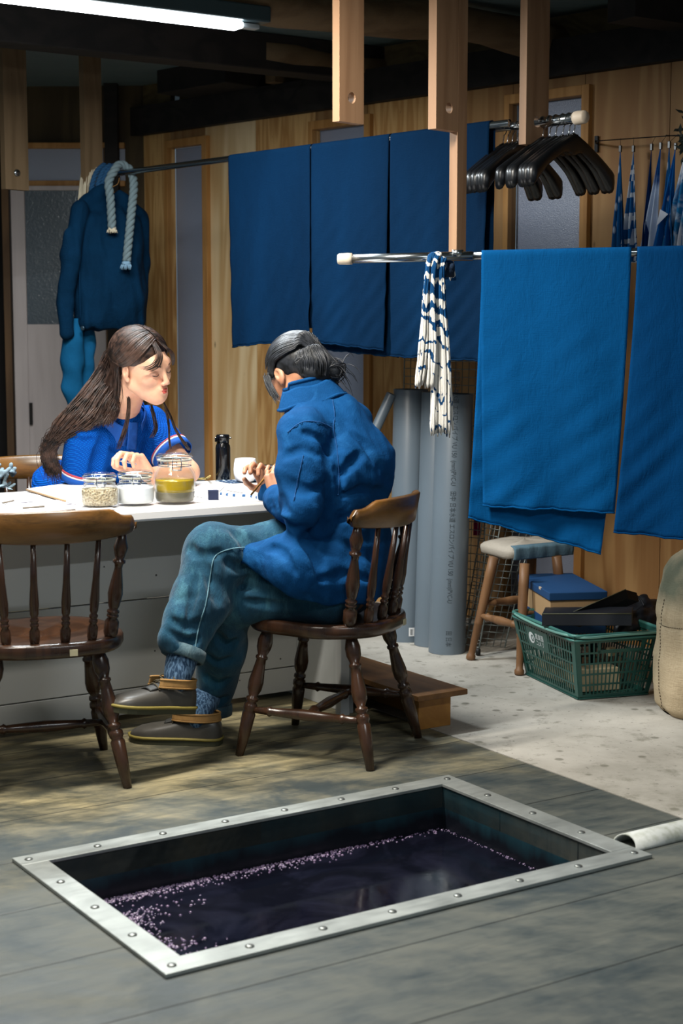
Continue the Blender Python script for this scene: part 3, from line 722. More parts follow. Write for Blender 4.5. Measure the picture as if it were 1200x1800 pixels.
ga = G(822, 1146); gd = G(852, 1154); top = P(893, 914, 6.28)
uy = (top-gd)
grid_panel('slanting wire grid leaning beside the stool leg', Vector((ga.x-.03, ga.y+.02, .004)), gd-ga+Vector((0, .0, 0)), uy, .115, 1.10, .0285, foot=True)
grid_panel('second wire grid leaning against the slanting one', Vector((ga.x+.0, ga.y+.14, .004)), gd-ga+Vector((.03, .05, 0)), uy+Vector((.05, .10, 0)), .17, .95, .030)
mb = MB(); a = P(839, 690, 6.75); mb.grid(lambda s, q: a+Vector((.028*s-.012*q, .006*math.sin(s*6), -.62*q)), 4, 10); tag(obj('magenta_ribbon', mb, fabric('magenta_cloth', '#8e1450'), solid=.002, world=False), 'narrow magenta cloth strip hanging behind the wire grid', 'cloth')

# ================================================================ RODS AND HANGING POSTS
M_rod = plain('polished_rod', '#aeb3b6', .22, 1.0, var=.03)
M_cap = plain('cream_cap', '#d4c3ae', .5)
R0 = G(172, 309, 2.0); R1 = G(872, 219, 2.0); Rd = (R1-R0).normalized()
def upper(t_): return lerp(R0, R1, t_)
def rod(label, name, a, b, r, r2=None, split=None, caps=(), group=None):
    e = thing(name, label, 'rod', a); mid = lerp(a, b, split) if split else b
    mb = MB(); mb.tube([a, mid], r, 18); obj('outer_tube' if split else 'tube', mb, M_rod, e)
    if split: mb = MB(); mb.tube([mid, b], r2, 18); obj('inner_tube', mb, M_rod, e)
    for c in caps:
        q, d = (a, (a-b).normalized()) if c == 0 else (b, (b-a).normalized()); mb = MB(); rr = (r if c == 0 else (r2 or r))
        mb.lathe([(rr*1.25, 0), (rr*1.3, .012), (rr*1.22, .040), (rr*1.0, .046), (.001, .048)], q-d*.012, d, 18); obj('end_cap', mb, M_cap, e)
    return e
rod('steel rod carrying the ropes and the row of dark blue cloths', 'clothes_rod', R0-Rd*.05, R1+Rd*.06, .013)
# front rod
FA = P(612, 455, 5.02); FB = P(1215, 441, 4.86); 
rod('steel rod in front with cream cap, carrying bright blue cloths', 'clothes_rod', FA, FB+(FB-FA).normalized()*.25, .0145, .0125, .30, caps=(0,))
# hanger rod
HA = G(866, 227, 2.0); HB = G(1016, 207, 2.0)
rod('short steel rod packed with black hangers, cream cap at its end', 'clothes_rod', HA, HB, .0135, .018, .48, caps=(1,))
# posts: boards hung from the ceiling with a round hole; face normal along the rods
PX, PY = WY, WX                                     # width runs along WY, thickness along WX
def hung_board(label, hole_c, width, thick, zbot, ztop, hole=True, off=0.0, hr=.017, mat=None, e=None, name='hanging_post', part='board', pos=.5):
    # hole_c: centre of hole on the near face
    c = Vector(hole_c); e = e or thing(name, label, 'post', (c.x, c.y, ztop))
    mb = MB(); w0 = -width*pos+off; w1 = w0+width; n = 24
    for side, tt in ((0, 0), (1, -thick)):
        pass
    # outline with a hole: quads from a square ring
    ring = [(hr*math.cos(2*math.pi*k/n), hr*math.sin(2*math.pi*k/n)) for k in range(n)]
    sq = []
    for k in range(n):
        a = 2*math.pi*k/n; cx, sy = math.cos(a), math.sin(a); m_ = max(abs(cx), abs(sy)); q = min(-w0, w1, .045)*.95
        sq.append((cx/m_*q, sy/m_*q))
    def W(x, z, d): return Vector((c.x, c.y, 0))+WY*x+ZV*(c.z+z)-WX*d
    q = min(-w0, w1, .045)*.95; zt = ztop-c.z; zb = zbot-c.z
    for d, fl in ((0, False), (thick, True)):
        vs = [W(x, z, d) for x, z in ring]+[W(x, z, d) for x, z in sq]; mb.add(vs, [(k, (k+1) % n, n+(k+1) % n, n+k) for k in range(n)], False)
        for (x0, x1, z0, z1) in ((w0, w1, q, zt), (w0, w1, zb, -q), (w0, -q, -q, q), (q, w1, -q, q)):
            mb.add([W(x0, z0, d), W(x1, z0, d), W(x1, z1, d), W(x0, z1, d)], [(0, 1, 2, 3)], False)
    mb.add([W(x, z, 0) for x, z in ring]+[W(x, z, thick) for x, z in ring], [(k, (k+1) % n, n+(k+1) % n, n+k) for k in range(n)], True)
    co_ = [(w0, zb), (w1, zb), (w1, zt), (w0, zt)]
    mb.add([W(x, z, 0) for x, z in co_]+[W(x, z, thick) for x, z in co_], [(k, (k+1) % 4, 4+(k+1) % 4, 4+k) for k in range(4)], False)
    obj(part, mb, mat or M_post, e)
    return e
h2 = G(618, 172, 2.0); hung_board('hanging pine board with an empty hole, left of the paired boards', h2, .108, .030, h2.z-.075, 2.60)
h3 = G(789, 190, 2.0); e3 = hung_board('pair of hanging pine boards, one longer, holding up the front rod', h3, .105, .034, h3.z-.070, 2.60, pos=.60, name='hanging_post')
mb = MB(); zb = P(808, 446, 5.05).z
oo = Vector((h3.x, h3.y, 0))+WY*.043; mb.frame(oo, WY, WX, ZV, (0, -.034, zb), (.048, .0, 2.60)); obj('long_batten', mb, M_post, e3, bevel=.001)
mb = MB(); q = oo+WY*.012-WX*.035; mb.frame(q, WY, WX, ZV, (-.004, -.002, zb+.005), (.006, 0, zb+.055)); obj('metal_plate', mb, M_rod, e3)
mb = MB(); q = lerp(FA, FB, (808-612)/(1215-612)); mb.tube([Vector((q.x, q.y-.002, q.z+.02)), Vector((q.x, q.y, q.z+.0)), ], .019, 10); obj('rod_bracket', mb, M_rod, e3)
h4 = G(944, 214, 2.0); hung_board('hanging pine board that the hanger rod runs through', h4, .125, .030, 1.965-.045, 2.60, hr=.019, pos=.5)
h1 = G(30, 304, 2.0); M_postdim = wood('dim_pine', '#6f5b43', '#57452f', '#66523a', 'z', 2.6, .65, 5, True, .1)  # pine darkened for the two left boards, their shade put into the colour
e1 = hung_board('dim hanging board with a plugged hole at the far left', h1, .125, .035, h1.z-.075, 2.60, mat=M_postdim)
mb = MB(); mb.lathe([(.016, 0), (.016, .008), (.012, .010), (.001, .010)], h1-WX*.004, -WX*-1, 16); obj('plug', mb, M_rod, e1)
h5 = lerp(R0, R1, 0)-Rd*.03; e5 = hung_board('dim hanging board carrying the left end of the long rod', h5, .10, .035, 1.86, 2.60, hr=.0135, mat=M_postdim)

# ================================================================ HANGING CLOTHS
M_navy = fabric('indigo_dark', '#021d36', .2, streak=True); M_blue = fabric('indigo_bright', '#04487c', .16, streak=True); M_blue2 = fabric('indigo_bright_b', '#033b6b', .16, streak=True)
def wob(x, z, seed, amp):
    r = random.Random(seed); s = 0
    for i in range(5):
        f = r.uniform(6, 26); ph = r.uniform(0, 6.28); s += math.sin(x*f+ph+z*r.uniform(-3, 3))/5
    return s*amp
def hung_cloth(label, cat_, a, b, botF, botB, mat, seed, r=.016, layers=(.014, -.014), amp=.016, group=None, skewF=(0, 0), skewB=(0, 0), name='hanging_cloth', crinkle=.0025):
    # a, b: ends on the rod axis; botF/botB = (z at a, z at b) of the front and back hems; skew = shift of the hem corners along the rod
    a, b = Vector(a), Vector(b); dx = (b-a); L = dx.length; d = dx.normalized(); nrm = Vector((d.y, -d.x, 0)).normalized()
    if nrm.y > 0: nrm = -nrm                       # towards us
    e = thing(name, label, cat_, (a+b)/2, 0, group); nu, nv = 46, 74
    for part, bot, sk, sg in (('front_fall', botF, skewF, 1), ('back_fall', botB, skewB, -1)):
        if bot is None: continue
        rr = random.Random(seed*7+sg)
        ph = [(rr.uniform(30, 90), rr.uniform(40, 110), rr.uniform(0, 6)) for _ in range(4)]
        def fn(s, q):
            arc = .05
            base = a+dx*s; zb = lerp(bot[0], bot[1], s)
            if q < arc:
                an = (q/arc)*math.pi/2; off = math.sin(an)*r; z = base.z+math.cos(an)*r; t_ = 0
            else:
                t_ = (q-arc)/(1-arc); off = r; z = lerp(base.z, zb, t_)
            w = wob(s*L*1.0, t_*1.2, seed+sg, amp)*min(1, t_*2.2)*(.35+.65*t_)
            cr = sum(math.sin(s*L*f1+t_*f2*.6+p) for f1, f2, p in ph)/4*crinkle*t_**1.5*2.2
            off2 = off+w+cr
            sh = lerp(sk[0], sk[1], s)*t_**1.4
            hem = (.0018*math.sin(s*23+seed)+.0012*math.sin(s*61+seed*3))*t_
            return Vector((base.x, base.y, 0))+d*sh+nrm*(off2*sg if sg > 0 else -off2)+ZV*(z+hem)
        mb = MB(); mb.grid(fn, nu, nv)
        # rolled hem
        mb.tube([fn(i/30, 1.0) for i in range(31)], .0024, 6, up0=ZV)
        obj(part, mb, mat, e, solid=.0014)
    return e
def rod_t(px): # parameter on the upper rod for a pixel column
    return min(((abs(600+F*(q.x/(q.y*CP-(q.z-CH)*SP))-px), i/400) for i in range(-20, 441) for q in [lerp(R0, R1, i/400)]))[1]
def up_at(px): return lerp(R0, R1, rod_t(px))
GN = 'dark blue cloths on the long rod'
def zat(px, py, base): return P(px, py, base.y).z
p1, p2, p3, p4 = up_at(406), up_at(550), up_at(690), up_at(864)
hung_cloth('dark blue cloth nearest the ropes on the long rod', 'cloth', p1, p2-Rd*.004, (zat(408, 610, p1), zat(548, 596, p2)), (zat(408, 600, p1), zat(548, 575, p2)), M_navy, 11, group=GN, skewF=(.01, -.01))
hung_cloth('dark blue cloth in the middle of the long rod, above the man', 'cloth', p2+Rd*.004, p3-Rd*.003, (zat(552, 600, p2), zat(683, 616, p3)), (zat(552, 600, p2)-.03, zat(686, 622, p3)-.012), M_navy, 12, group=GN, skewF=(.0, -.03), skewB=(0, .02))
hung_cloth('dark blue cloth behind the long batten, last on the long rod', 'cloth', p3+Rd*.004, p4, (zat(692, 626, p3), zat(858, 634, p4)), (zat(690, 620, p3), zat(858, 620, p4)), M_navy, 13, group=GN, skewF=(0, -.03))
def f_at(px): return lerp(FA, FB, (px-612)/(1215-612))
GB = 'bright blue cloths on the front rod'
c1, c2 = f_at(851), f_at(1112)
hung_cloth('wide bright blue cloth with longer back fold, centre of the front rod', 'cloth', c1, c2, (P(857, 886, 5.0).z, P(1092, 899, 4.9).z), (P(832, 908, 5.0).z, P(1070, 973, 4.9).z), M_blue, 21, amp=.022, group=GB, skewF=(.012, -.035), skewB=(-.035, -.075), r=.0165)
c3, c4 = f_at(1122), lerp(FA, FB, 1.24)
hung_cloth('bright blue cloth running out of the picture at the right', 'cloth', c3, c4, (P(1090, 932, 4.9).z, P(1250, 965, 4.8).z), (P(1100, 925, 4.9).z, P(1240, 950, 4.8).z), M_blue2, 22, amp=.03, group=GB, skewF=(-.055, 0), skewB=(-.03, .0), r=.0165)
# ================================================================ HANGERS
M_blk = plain('black_hanger_plastic', '#0b0c0f', .33, spec=.6, var=.05)
M_chr = plain('hook_chrome', '#c9ccd0', .15, 1.0, var=.02)
def make_hanger():
    e = thing('coat_hanger', '', 'hanger', (0, 0, 0), 0, 'black hangers on the short steel rod')
    # local: width along x, rod along y, origin at rod centre
    mb = MB(); pts = [Vector((.021*math.cos(a), 0, .021*math.sin(a))) for a in np.linspace(-.5, math.pi, 14)]
    pts = [Vector((-p.x, 0, p.z)) for p in pts]; pts = [Vector((.012, 0, -.021))]+[Vector((.0205*math.cos(a), 0, .0205*math.sin(a))) for a in np.linspace(math.pi*1.0, -math.pi*.45, 14)][::-1]
    pts = [Vector((0, 0, -.060)), Vector((0, 0, -.040)), Vector((.004, 0, -.030))]+[Vector((.0205*math.cos(a), 0, .0205*math.sin(a))) for a in np.linspace(-math.pi*.42, math.pi*1.02, 16)]
    mb.tube(pts, .0020, 8); obj('hook', mb, M_chr, e)
    mb = MB(); n = 40; prof = []
    for i in range(n+1):
        s_ = -1+2*i/n; q = abs(s_)
        z = -.062-.018*q-.105*q**1.45; y = .010*q*q
        hh = .022+.006*q+.013*max(0, (q-.6)/.4)**1.3+.016*math.exp(-(q/.12)**2); th = .010+.014*max(0, (q-.45)/.55)**1.2
        if q > .95: k = math.sqrt(max(0.0, 1-((q-.95)/.055)**2)); hh *= max(k, .35); th *= max(k, .35)
        prof.append((Vector((.213*s_, y, z-hh*.6)), hh, th, s_))
    vs = []; m = 12
    for c, hh, th, s_ in prof:
        for k in range(m):
            a = 2*math.pi*k/m; cx, sx = math.cos(a), math.sin(a)
            vs.append(c+Vector((0, th*math.copysign(abs(cx)**.7, cx), hh*math.copysign(abs(sx)**.7, sx))))
    fs = [(i*m+k, i*m+(k+1) % m, (i+1)*m+(k+1) % m, (i+1)*m+k) for i in range(n) for k in range(m)]+[tuple(range(m)), tuple(n*m+k for k in range(m))]
    mb.add(vs, fs); mb.box((0, 0, -.068), (.03, .014, .03)); obj('shoulder_bar', mb, M_blk, e, bevel=0)
    return e
hg = make_hanger(); hd = (HB-HA).normalized(); hrz = math.atan2(WY.y, WY.x)
poss = [.13, .18, .24, .30, .335, .385, .60, .68, .75, .83, .90, .955]
names = ['farthest black hanger of the short rod, at its left end', 'second black hanger from the left end of the short rod', 'third black hanger from the left end of the short rod', 'fourth black hanger from the left, just before the hanging board', 'black hanger close against the left face of the hanging board', 'black hanger pressed to the left of the hanging board, nearest it',
         'black hanger just right of the hanging board', 'second black hanger right of the hanging board', 'third black hanger right of the hanging board', 'third black hanger from the cream cap of the short rod', 'second black hanger from the cream cap of the short rod', 'front black hanger, closest to the cream cap of the short rod']
for i, (q, lab) in enumerate(zip(poss, names)):
    o = hg if i == 0 else copy_tree(hg)
    rr = .0135 if q < .48 else .018
    o.location = lerp(HA, HB, q)+Vector((0, 0, -.0225+rr-.002+.006)); o.rotation_euler = (0, 0, hrz+random.uniform(-.10, .10)+(.12 if i < 3 else 0)); o['label'] = lab
    o.matrix_basis = Matrix.LocRotScale(o.location, o.rotation_euler.copy(), None)

# ================================================================ WIRE WITH DYED SAMPLES
M_dwire = plain('dark_wire', '#1a1b1d', .4, .6)
WPW = 5.28
def onw(px, py, p=WPW): 
    a, z = wl(px, py, p); return WPt(a, z, p)
wa, wb = onw(1046, 248), onw(1215, 236)
e = thing('drying_wire', 'taut dark wire with its black wall bracket, holding small dyed cloths', 'wire', wa)
mb = MB(); mb.tube([wa, wb+(wb-wa)*.6], .0022, 6); obj('wire', mb, M_dwire, e)
mb = MB(); q = onw(1048, 252, 5.39); mb.frame(q, WX, WY, ZV, (-.008, -.004, -.035), (.008, .004, .03)); mb.tube([q, wa+(wb-wa)*.001], .004, 8); obj('bracket', mb, M_dwire, e)
def pat(name, kind):
    t = NT(name); v = t.co((1, 1, 1)); t.set(rough=.9, spec=.1)
    if kind == 'navy': t.set(base=t.mix(t.noise(v, 20), '#0a2c58', '#123f78')); return t.m
    sp = t.n('ShaderNodeSeparateXYZ'); t.l(v, sp.inputs[0])
    if kind == 'maze':
        a = t.math('PINGPONG', t.math('ADD', sp.outputs[0], t.math('MULTIPLY', t.math('FLOOR', t.math('MULTIPLY', sp.outputs[2], 16)), .013)), .016)
        f = t.ramp(a, [(.0, 0.), (.0079, 0.), (.0082, 1.)], 'CONSTANT'); b2 = t.math('PINGPONG', sp.outputs[2], .045); f2 = t.math('LESS_THAN', b2, .009)
        t.set(base=t.mix(t.math('MAXIMUM', f, f2), '#164f82', '#aeb4bd'))
    elif kind == 'spot':
        vo = t.voro(t.co((1.6, 1.6, .8)), 16); t.set(base=t.mix(t.ramp(vo.outputs['Distance'], [(.2, 1.), (.28, 0.)]), '#104a7c', '#a8b4c2'))
    elif kind == 'fade':
        n = t.noise(v, 9, 3); f = t.math('ADD', t.math('MULTIPLY', sp.outputs[2], -5.5), t.math('SUBTRACT', n, 1.05)); t.set(base=t.mix(t.ramp(f, [(.0, 0.), (.35, 1.)]), '#0d4a88', '#a9b6cb'))
    elif kind == 'tie':
        n = t.noise(v, 13, 4, .6, 1.); t.set(base=t.mix(t.ramp(n, [(.42, 0.), (.62, 1.)]), '#1a6394', '#b3bcc9'))
    elif kind == 'white':
        n = t.noise(v, 9, 3); t.set(base=t.mix(t.ramp(n, [(.35, 0.), (.5, 1.)]), '#3b7ca6', '#bcc0cc'))
    return t.m
SAM = [(1090, 262, 1075, 1096, 'spot', 'narrow dyed cloth with pale spots, leftmost on the wire'), (1113, 262, 1092, 1124, 'maze', 'blue cloth with white stepped meander pattern on the wire'),
       (1145, 259, 1126, 1136, 'navy', 'plain dark navy cloth on the wire, third from left'), (1161, 257, 1121, 1152, 'fade', 'blue cloth fading to white on the wire'),
       (1176, 255, 1158, 1186, 'spot', 'small white and blue cloth behind others on the wire'), (1187, 258, 1137, 1178, 'navy2', 'blue cloth with a white triangle on the wire'),
       (1205, 262, 1156, 1196, 'tie', 'cloudy tie-dyed cloth on the wire near the picture edge'), (1222, 262, 1188, 1240, 'white', 'mostly white dyed cloth, last on the wire')]
for i, (px, py, x0, x1, kd, lab) in enumerate(SAM):
    pz = 5.28-.012*i*(1 if i > 1 else 0)
    q = onw(px, py, pz); a0 = onw(x0, 462, pz-.02*(i % 3)); a1 = onw(x1, 462, pz-.02*((i+1) % 3)-.03)
    e = thing('dyed_cloth', lab, 'cloth', q, WA, 'small dyed cloths on the wire')
    def fn(s, t_, q=q, a0=a0, a1=a1, i=i):
        b = lerp(a0, a1, s); sp_ = t_**.85; p = lerp(q, b, sp_); 
        fold = math.sin(s*13+i*2)*.016*min(1, t_*1.6)+math.sin(s*27+i)*.004*t_
        return p-WY*(fold+.0)
    me = MB(); me.grid(fn, 24, 30)
    if kd == 'navy2':
        m_ = fabric('azure_plain', '#0f4f90', .12); obj('cloth', me, m_, e, solid=.0015)
        tri = MB(); c0 = lerp(lerp(a0, a1, .5), q, .42)-WY*.03
        tri.add([c0+WX*-.022+ZV*-.045, c0+WX*.030+ZV*-.002, c0+WX*-.006+ZV*.018], [(0, 1, 2)], False); obj('triangle_motif', tri, plain('undyed_white', '#b9bfcc', .9), e, solid=.001)
    else: obj('cloth', me, pat('dyed_'+kd+str(i), kd) if kd != 'navy' else fabric('navy_plain', '#0a2d5c', .15), e, solid=.0015)
    mb = MB(); mb.frame(q, WX, WY, ZV, (-.005, -.005, -.012), (.005, .005, .014)); 
    obj('clip', mb, M_blk, e, bevel=.001)
    mb = MB(); tpt = onw(px, 246-(px-1046)*.07, pz); mb.tube([q+ZV*.012, Vector((q.x, q.y, tpt.z))+ (WY*(5.28-pz))], .0009, 5); obj('clip_ring', mb, M_dwire, e)
e = thing('foliage_sprig', 'dark dried leafy sprig at the right end of the wire', 'plant', onw(1200, 255, 5.2)); rs = random.Random(5); mb = MB()
for i in range(46):
    c = onw(1204+rs.gauss(0, 7), 246+rs.gauss(0, 16), 5.2+rs.uniform(-.04, .04)); d = Vector((rs.gauss(0, 1), rs.gauss(0, 1), rs.gauss(0, 1))).normalized(); n_ = d.cross(Vector((.3, .5, .8))).normalized()
    mb.add([c-d*.022, c+n_*.008, c+d*.022, c-n_*.008], [(0, 1, 2, 3)], False)
obj('leaves', mb, plain('dark_leaf', '#16221f', .7), e, solid=.001)
mb = MB(); mb.tube([onw(1170, 238, 5.22), onw(1204, 240, 5.2), onw(1206, 275, 5.2)], .002, 6); obj('stem', mb, M_dwire, e)

# ================================================================ ROPES, SKEIN, JACKET AND TROUSERS ON THE LONG ROD
def hang_path(base, lenF, lenB, r, lean=0, spread=.02, out=.0):
    # over the rod: front drop first
    nrm = Vector((Rd.y, -Rd.x, 0)); nrm = nrm if nrm.y < 0 else -nrm; R_ = .013+r
    f0 = base+nrm*R_; pts = []
    for t_ in np.linspace(1, 0.02, 14): pts.append(f0+nrm*(spread*t_**.8+.0)+Rd*(lean*t_)-ZV*(lenF*t_))
    for a in np.linspace(0, math.pi, 9): pts.append(base+nrm*(R_*math.cos(a))+ZV*(R_*math.sin(a)))
    for t_ in np.linspace(.02, 1, 14): pts.append(base-nrm*(R_+spread*.5*t_)+Rd*(out*t_)-ZV*(lenB*t_))
    return pts
def resample(pts, step):
    out = [pts[0]]; acc = 0
    for a, b in zip(pts, pts[1:]):
        L = (b-a).length; d = step-acc
        while d <= L: out.append(lerp(a, b, d/L)); d += step
        acc = (L-(d-step))
    return out
def rope(e, pts, R, pitch, mat, strands=3, name='rope'):
    pts = resample(pts, R*.42); m = len(pts); mb = MB(); 
    T = [(pts[min(i+1, m-1)]-pts[max(i-1, 0)]).normalized() for i in range(m)]
    X = Vector((1, .2, .1)); X = (X-T[0]*X.dot(T[0])).normalized(); fr = []
    for i in range(m): X = (X-T[i]*X.dot(T[i])).normalized(); fr.append((X.copy(), T[i].cross(X)))
    for s_ in range(strands):
        path = []
        for i in range(m):
            a = 2*math.pi*(i*R*.42/pitch+s_/strands); path.append(pts[i]+fr[i][0]*(math.cos(a)*R*.52)+fr[i][1]*(math.sin(a)*R*.52))
        mb.tube(path, R*.56, 9)
    return obj(name, mb, mat, e)
def tuft(e, c, d, r, L, mat, n=26, seed=0, name='frayed_end'):
    rs = random.Random(seed); mb = MB()
    for i in range(n):
        a = rs.uniform(0, 6.28); q = math.sqrt(rs.random())*r; o = Vector((math.cos(a)*q, math.sin(a)*q, 0)); 
        mb.tube([c+o*.75, c+o*1.2+d*(L*.5), c+o*rs.uniform(1.1, 1.7)+d*L*rs.uniform(.8, 1.05)], [.0035, .004, .0015], 5)
    mb.lathe([(r*.9, -.004), (r*1.08, 0), (r*1.08, .008), (r*.9, .012)], c-d*.002, d, 12)
    return obj(name, mb, mat, e)
M_ropeg = plain('grey_green_rope', '#5f6e72', .9, var=.2, nscale=50, bump=.5, bscale=400); M_ropen = plain('indigo_rope', '#123e60', .9, var=.25, nscale=50, bump=.5, bscale=400)
M_cream = plain('undyed_cotton', '#b8ad97', .9, var=.15, nscale=60, bump=.4, bscale=300)
ra = up_at(222); e = thing('thick_rope', 'thick pale grey-green twisted rope doubled over the rod', 'rope', ra)
Lf = ra.z-P(225, 470, ra.y).z; Lb = ra.z-P(197, 402, ra.y).z
nrmv = Vector((Rd.y, -Rd.x, 0)); nrmv = nrmv if nrmv.y < 0 else -nrmv
def loop_path(xr, yr, xl, yl, top_l, top_r, Yd):   # both ends hang in front of the rod, the bight passes over it
    pts = [P(xl, yl, Yd), P(xl-3, (yl+top_l)/2, Yd), P(xl-6, top_l+22, Yd), P(xl+4, top_l+2, Yd+.01), P((xl+xr)/2, top_l-9, Yd+.05), P(xr+2, top_r, Yd+.06), P(xr+8, top_r+26, Yd+.03), P(xr+3, (yr+top_r)/2, Yd), P(xr-5, yr, Yd-.01)]
    return cat(pts, 60)
Yr = ra.y-.05
rp = loop_path(227, 462, 197, 402, 298, 300, Yr); rope(e, rp, .019, .085, M_ropeg)
tuft(e, rp[0], -ZV, .017, .02, M_cream, seed=1); tuft(e, rp[-1], -ZV, .019, .03, plain('bluish_cotton', '#6d8ba0', .9, var=.2, nscale=60), seed=2)
for k, (xl, yl, xr, lab) in enumerate([(183, 432, 170, 'dark indigo rope with pale tip, hanging over the rod beside the grey one'), (191, 478, 180, 'second dark indigo rope, knotted low against the jacket')]):
    rb = up_at(192-k*6); e = thing('indigo_rope', lab, 'rope', rb, 0, 'dark indigo ropes over the rod')
    Yd = rb.y-.045-.012*k
    pts = [P(xl, yl, Yd), P(xl-2, yl-40, Yd), P(xl-9, (yl+320)/2+5, Yd), P(xl-12, 335, Yd), P(xl-3, 304, Yd+.02), P(xl+10, 292, Yd+.06), P(xl+4, 300, rb.y+.05), P(xl-3, 350, rb.y+.06), P(xl-6, 400, rb.y+.05)]
    pp_ = cat(pts, 60); rope(e, pp_, .0125, .055, M_ropen)
    tuft(e, pp_[0], -ZV, .013, .014, M_cream if k == 0 else M_ropen, seed=4+k)
    if k == 0: rope(e, [p+Vector((-.028, .012, .004)) for p in pp_[8:]], .0125, .055, M_ropen, name='rope_double')
sk = up_at(170)-Rd*.02; e = thing('yarn_skein', 'hank of undyed cream yarn looped over the left end of the rod', 'yarn', sk); rs = random.Random(9); mb = MB()
for i in range(64):
    s_ = i/63; x = 140+38*s_+rs.uniform(-.6, .6); Yd = sk.y-.03+.03*rs.random(); y1 = 395+rs.uniform(-12, 15)
    top = 305-8*math.sin(s_*math.pi*.9)+rs.uniform(-2, 2)
    mb.tube(cat([P(x-4, y1, Yd+.12), P(x-2, top+40, Yd+.11), P(x+2, top+2, Yd+.08), P(x+4, top-1, Yd+.03), P(x, top+25, Yd-.01), P(x-4+rs.uniform(-2, 2), y1, Yd)], 16), .0023, 5)
obj('strands', mb, M_cream, e)

# jacket and trousers hung on the rod: seen three-quarter, width along WY
def garment(name, lab, cat_, build, lo, hi, h, mat, base, warp=(.012, 34), part='cloth', seed=1, extra=None, bevel=0):
    f = Field(lo, hi, h); build(f); f.warp(warp[0], warp[1], seed)
    e = thing(name, lab, cat_, base); o = obj(part, f.mesh(name), mat, e); return e
jc = up_at(205); jb = P(180, 350, jc.y-.02)
def J(px, py, dy=0.0): return P(px, py, jc.y+dy)
M_jk = fabric('work_jacket_indigo', '#042239', .25, bump=.7); M_jk2 = fabric('work_jacket_dark', '#082a45', .2)
f = Field((J(95, 300).x, jc.y-.30, J(0, 600).z), (J(270, 300).x, jc.y+.30, J(0, 315).z), .007)
# torso: flat bag between shoulders
f.ell(J(190, 470, .01), (.155, .10, .30), k=.02); f.ell(J(190, 520, .01), (.158, .105, .17), k=.03)
f.cap(J(150, 362), J(190, 332), .035, .03, .03); f.cap(J(190, 332, .02), J(240, 372, .08), .03, .035, .03)
f.cap(J(160, 400, -.02), J(160, 560, -.02), .07, .085, .04); f.cap(J(222, 400, .05), J(222, 560, .05), .075, .085, .04)
f.cap(J(140, 372, -.08), J(124, 450, -.12), .045, .042, .015); f.cap(J(124, 450, -.12), J(116, 530, -.11), .042, .036, .02); f.cap(J(116, 530, -.11), J(118, 585, -.10), .036, .034, .02)
f.cap(J(243, 378, .12), J(247, 460, .14), .045, .040, .015); f.cap(J(247, 460, .14), J(244, 560, .13), .04, .034, .02)
f.comb((J(134,0).x, jc.y-.3, J(0, 640).z), (J(270,0).x, jc.y+.3, J(0, 579).z), lambda x, y, z: np.maximum(z-J(0, 579).z, (J(134, 0).x-x)), .004, True)
f.ell(J(197, 322, .02), (.05, .05, .045), k=.01, sub=True)
f.warp(.017, 40, 3, stretch=(1, 1, .35))
e = thing('indigo_jacket', 'dark indigo work jacket hanging from the long rod by the door', 'jacket', jc-Rd*.05)
obj('jacket_cloth', f.mesh('jacket_cloth'), M_jk, e)
mb = MB(); q = J(145, 577, -.115); mb.lathe([(.010, 0), (.010, .003), (.004, .003), (.001, .002)], q, (-.2, -1, 0), 14); obj('button', mb, plain('dark_button', '#2b3c48', .3, .5), e)
mb = MB(); mb.tube([J(170, 345), J(188, 331, .0), J(208, 345, .06)], .006, 8); mb.tube(cat([J(188, 331), jc-ZV*.05, jc-ZV*.02+Vector((.01, 0, 0))], 8), .002, 6); obj('hanger_inside', mb, M_frame, e)
mb = MB(); mb.tube(cat([J(146, 372, -.10), J(140, 450, -.10), J(141, 560, -.10)], 20), .002, 6)
obj('sleeve_seam', mb, M_jk2, e)
f = Field((J(95, 560).x, jc.y-.16, J(0, 725).z), (J(185, 560).x, jc.y+.16, J(0, 560).z), .007)
f.cap(J(130, 560, -.04), J(127, 640, -.04), .048, .050, .02); f.cap(J(127, 640, -.04), J(133, 735, -.04), .050, .040, .02)
f.cap(J(151, 560, .04), J(149, 640, .04), .042, .046, .012); f.cap(J(149, 640, .04), J(148, 735, .04), .046, .040, .012); f.warp(.022, 36, 5, stretch=(1, 1, .3))
e = thing('indigo_trousers', 'dark blue trousers hanging below the indigo jacket', 'trousers', J(140, 565)); obj('trouser_legs', f.mesh('trousers'), fabric('trouser_indigo', '#0f4a6e', .2), e)

# ================================================================ BLUE-WHITE YARN HANK ON THE FRONT ROD
t = NT('ikat_yarn'); sp = t.n('ShaderNodeSeparateXYZ'); t.l(t.co(), sp.inputs[0]); n = t.noise(t.co((1, 1, .5)), 26, 3)
w_ = t.math('SINE', t.math('ADD', t.math('MULTIPLY', sp.outputs[2], 118), t.math('ADD', t.math('MULTIPLY', sp.outputs[0], 55), t.math('MULTIPLY', n, 16))))
hi = t.n('ShaderNodeMapRange'); hi.inputs[1].default_value = -.30; hi.inputs[2].default_value = -.06; t.l(sp.outputs[2], hi.inputs[0])
bn = t.noise(t.co((1, 1, .35), loc=(2, 1, 0)), 60, 2); amp = t.math('MULTIPLY_ADD', hi.outputs[0], .74, .06)
thr = t.math('SUBTRACT', t.math('MULTIPLY_ADD', w_, .5, .5), t.math('SUBTRACT', 1., t.math('ADD', amp, t.math('MULTIPLY', t.math('SUBTRACT', bn, .5), .9)))); bl = t.ramp(thr, [(.0, 0.), (.05, 1.)])
t.set(base=t.mix(bl, '#d5d2cb', '#12406b'), rough=.9, spec=.1); t.bump(t.noise(t.co(), 300, 2), .4, .003); M_ikat = t.m
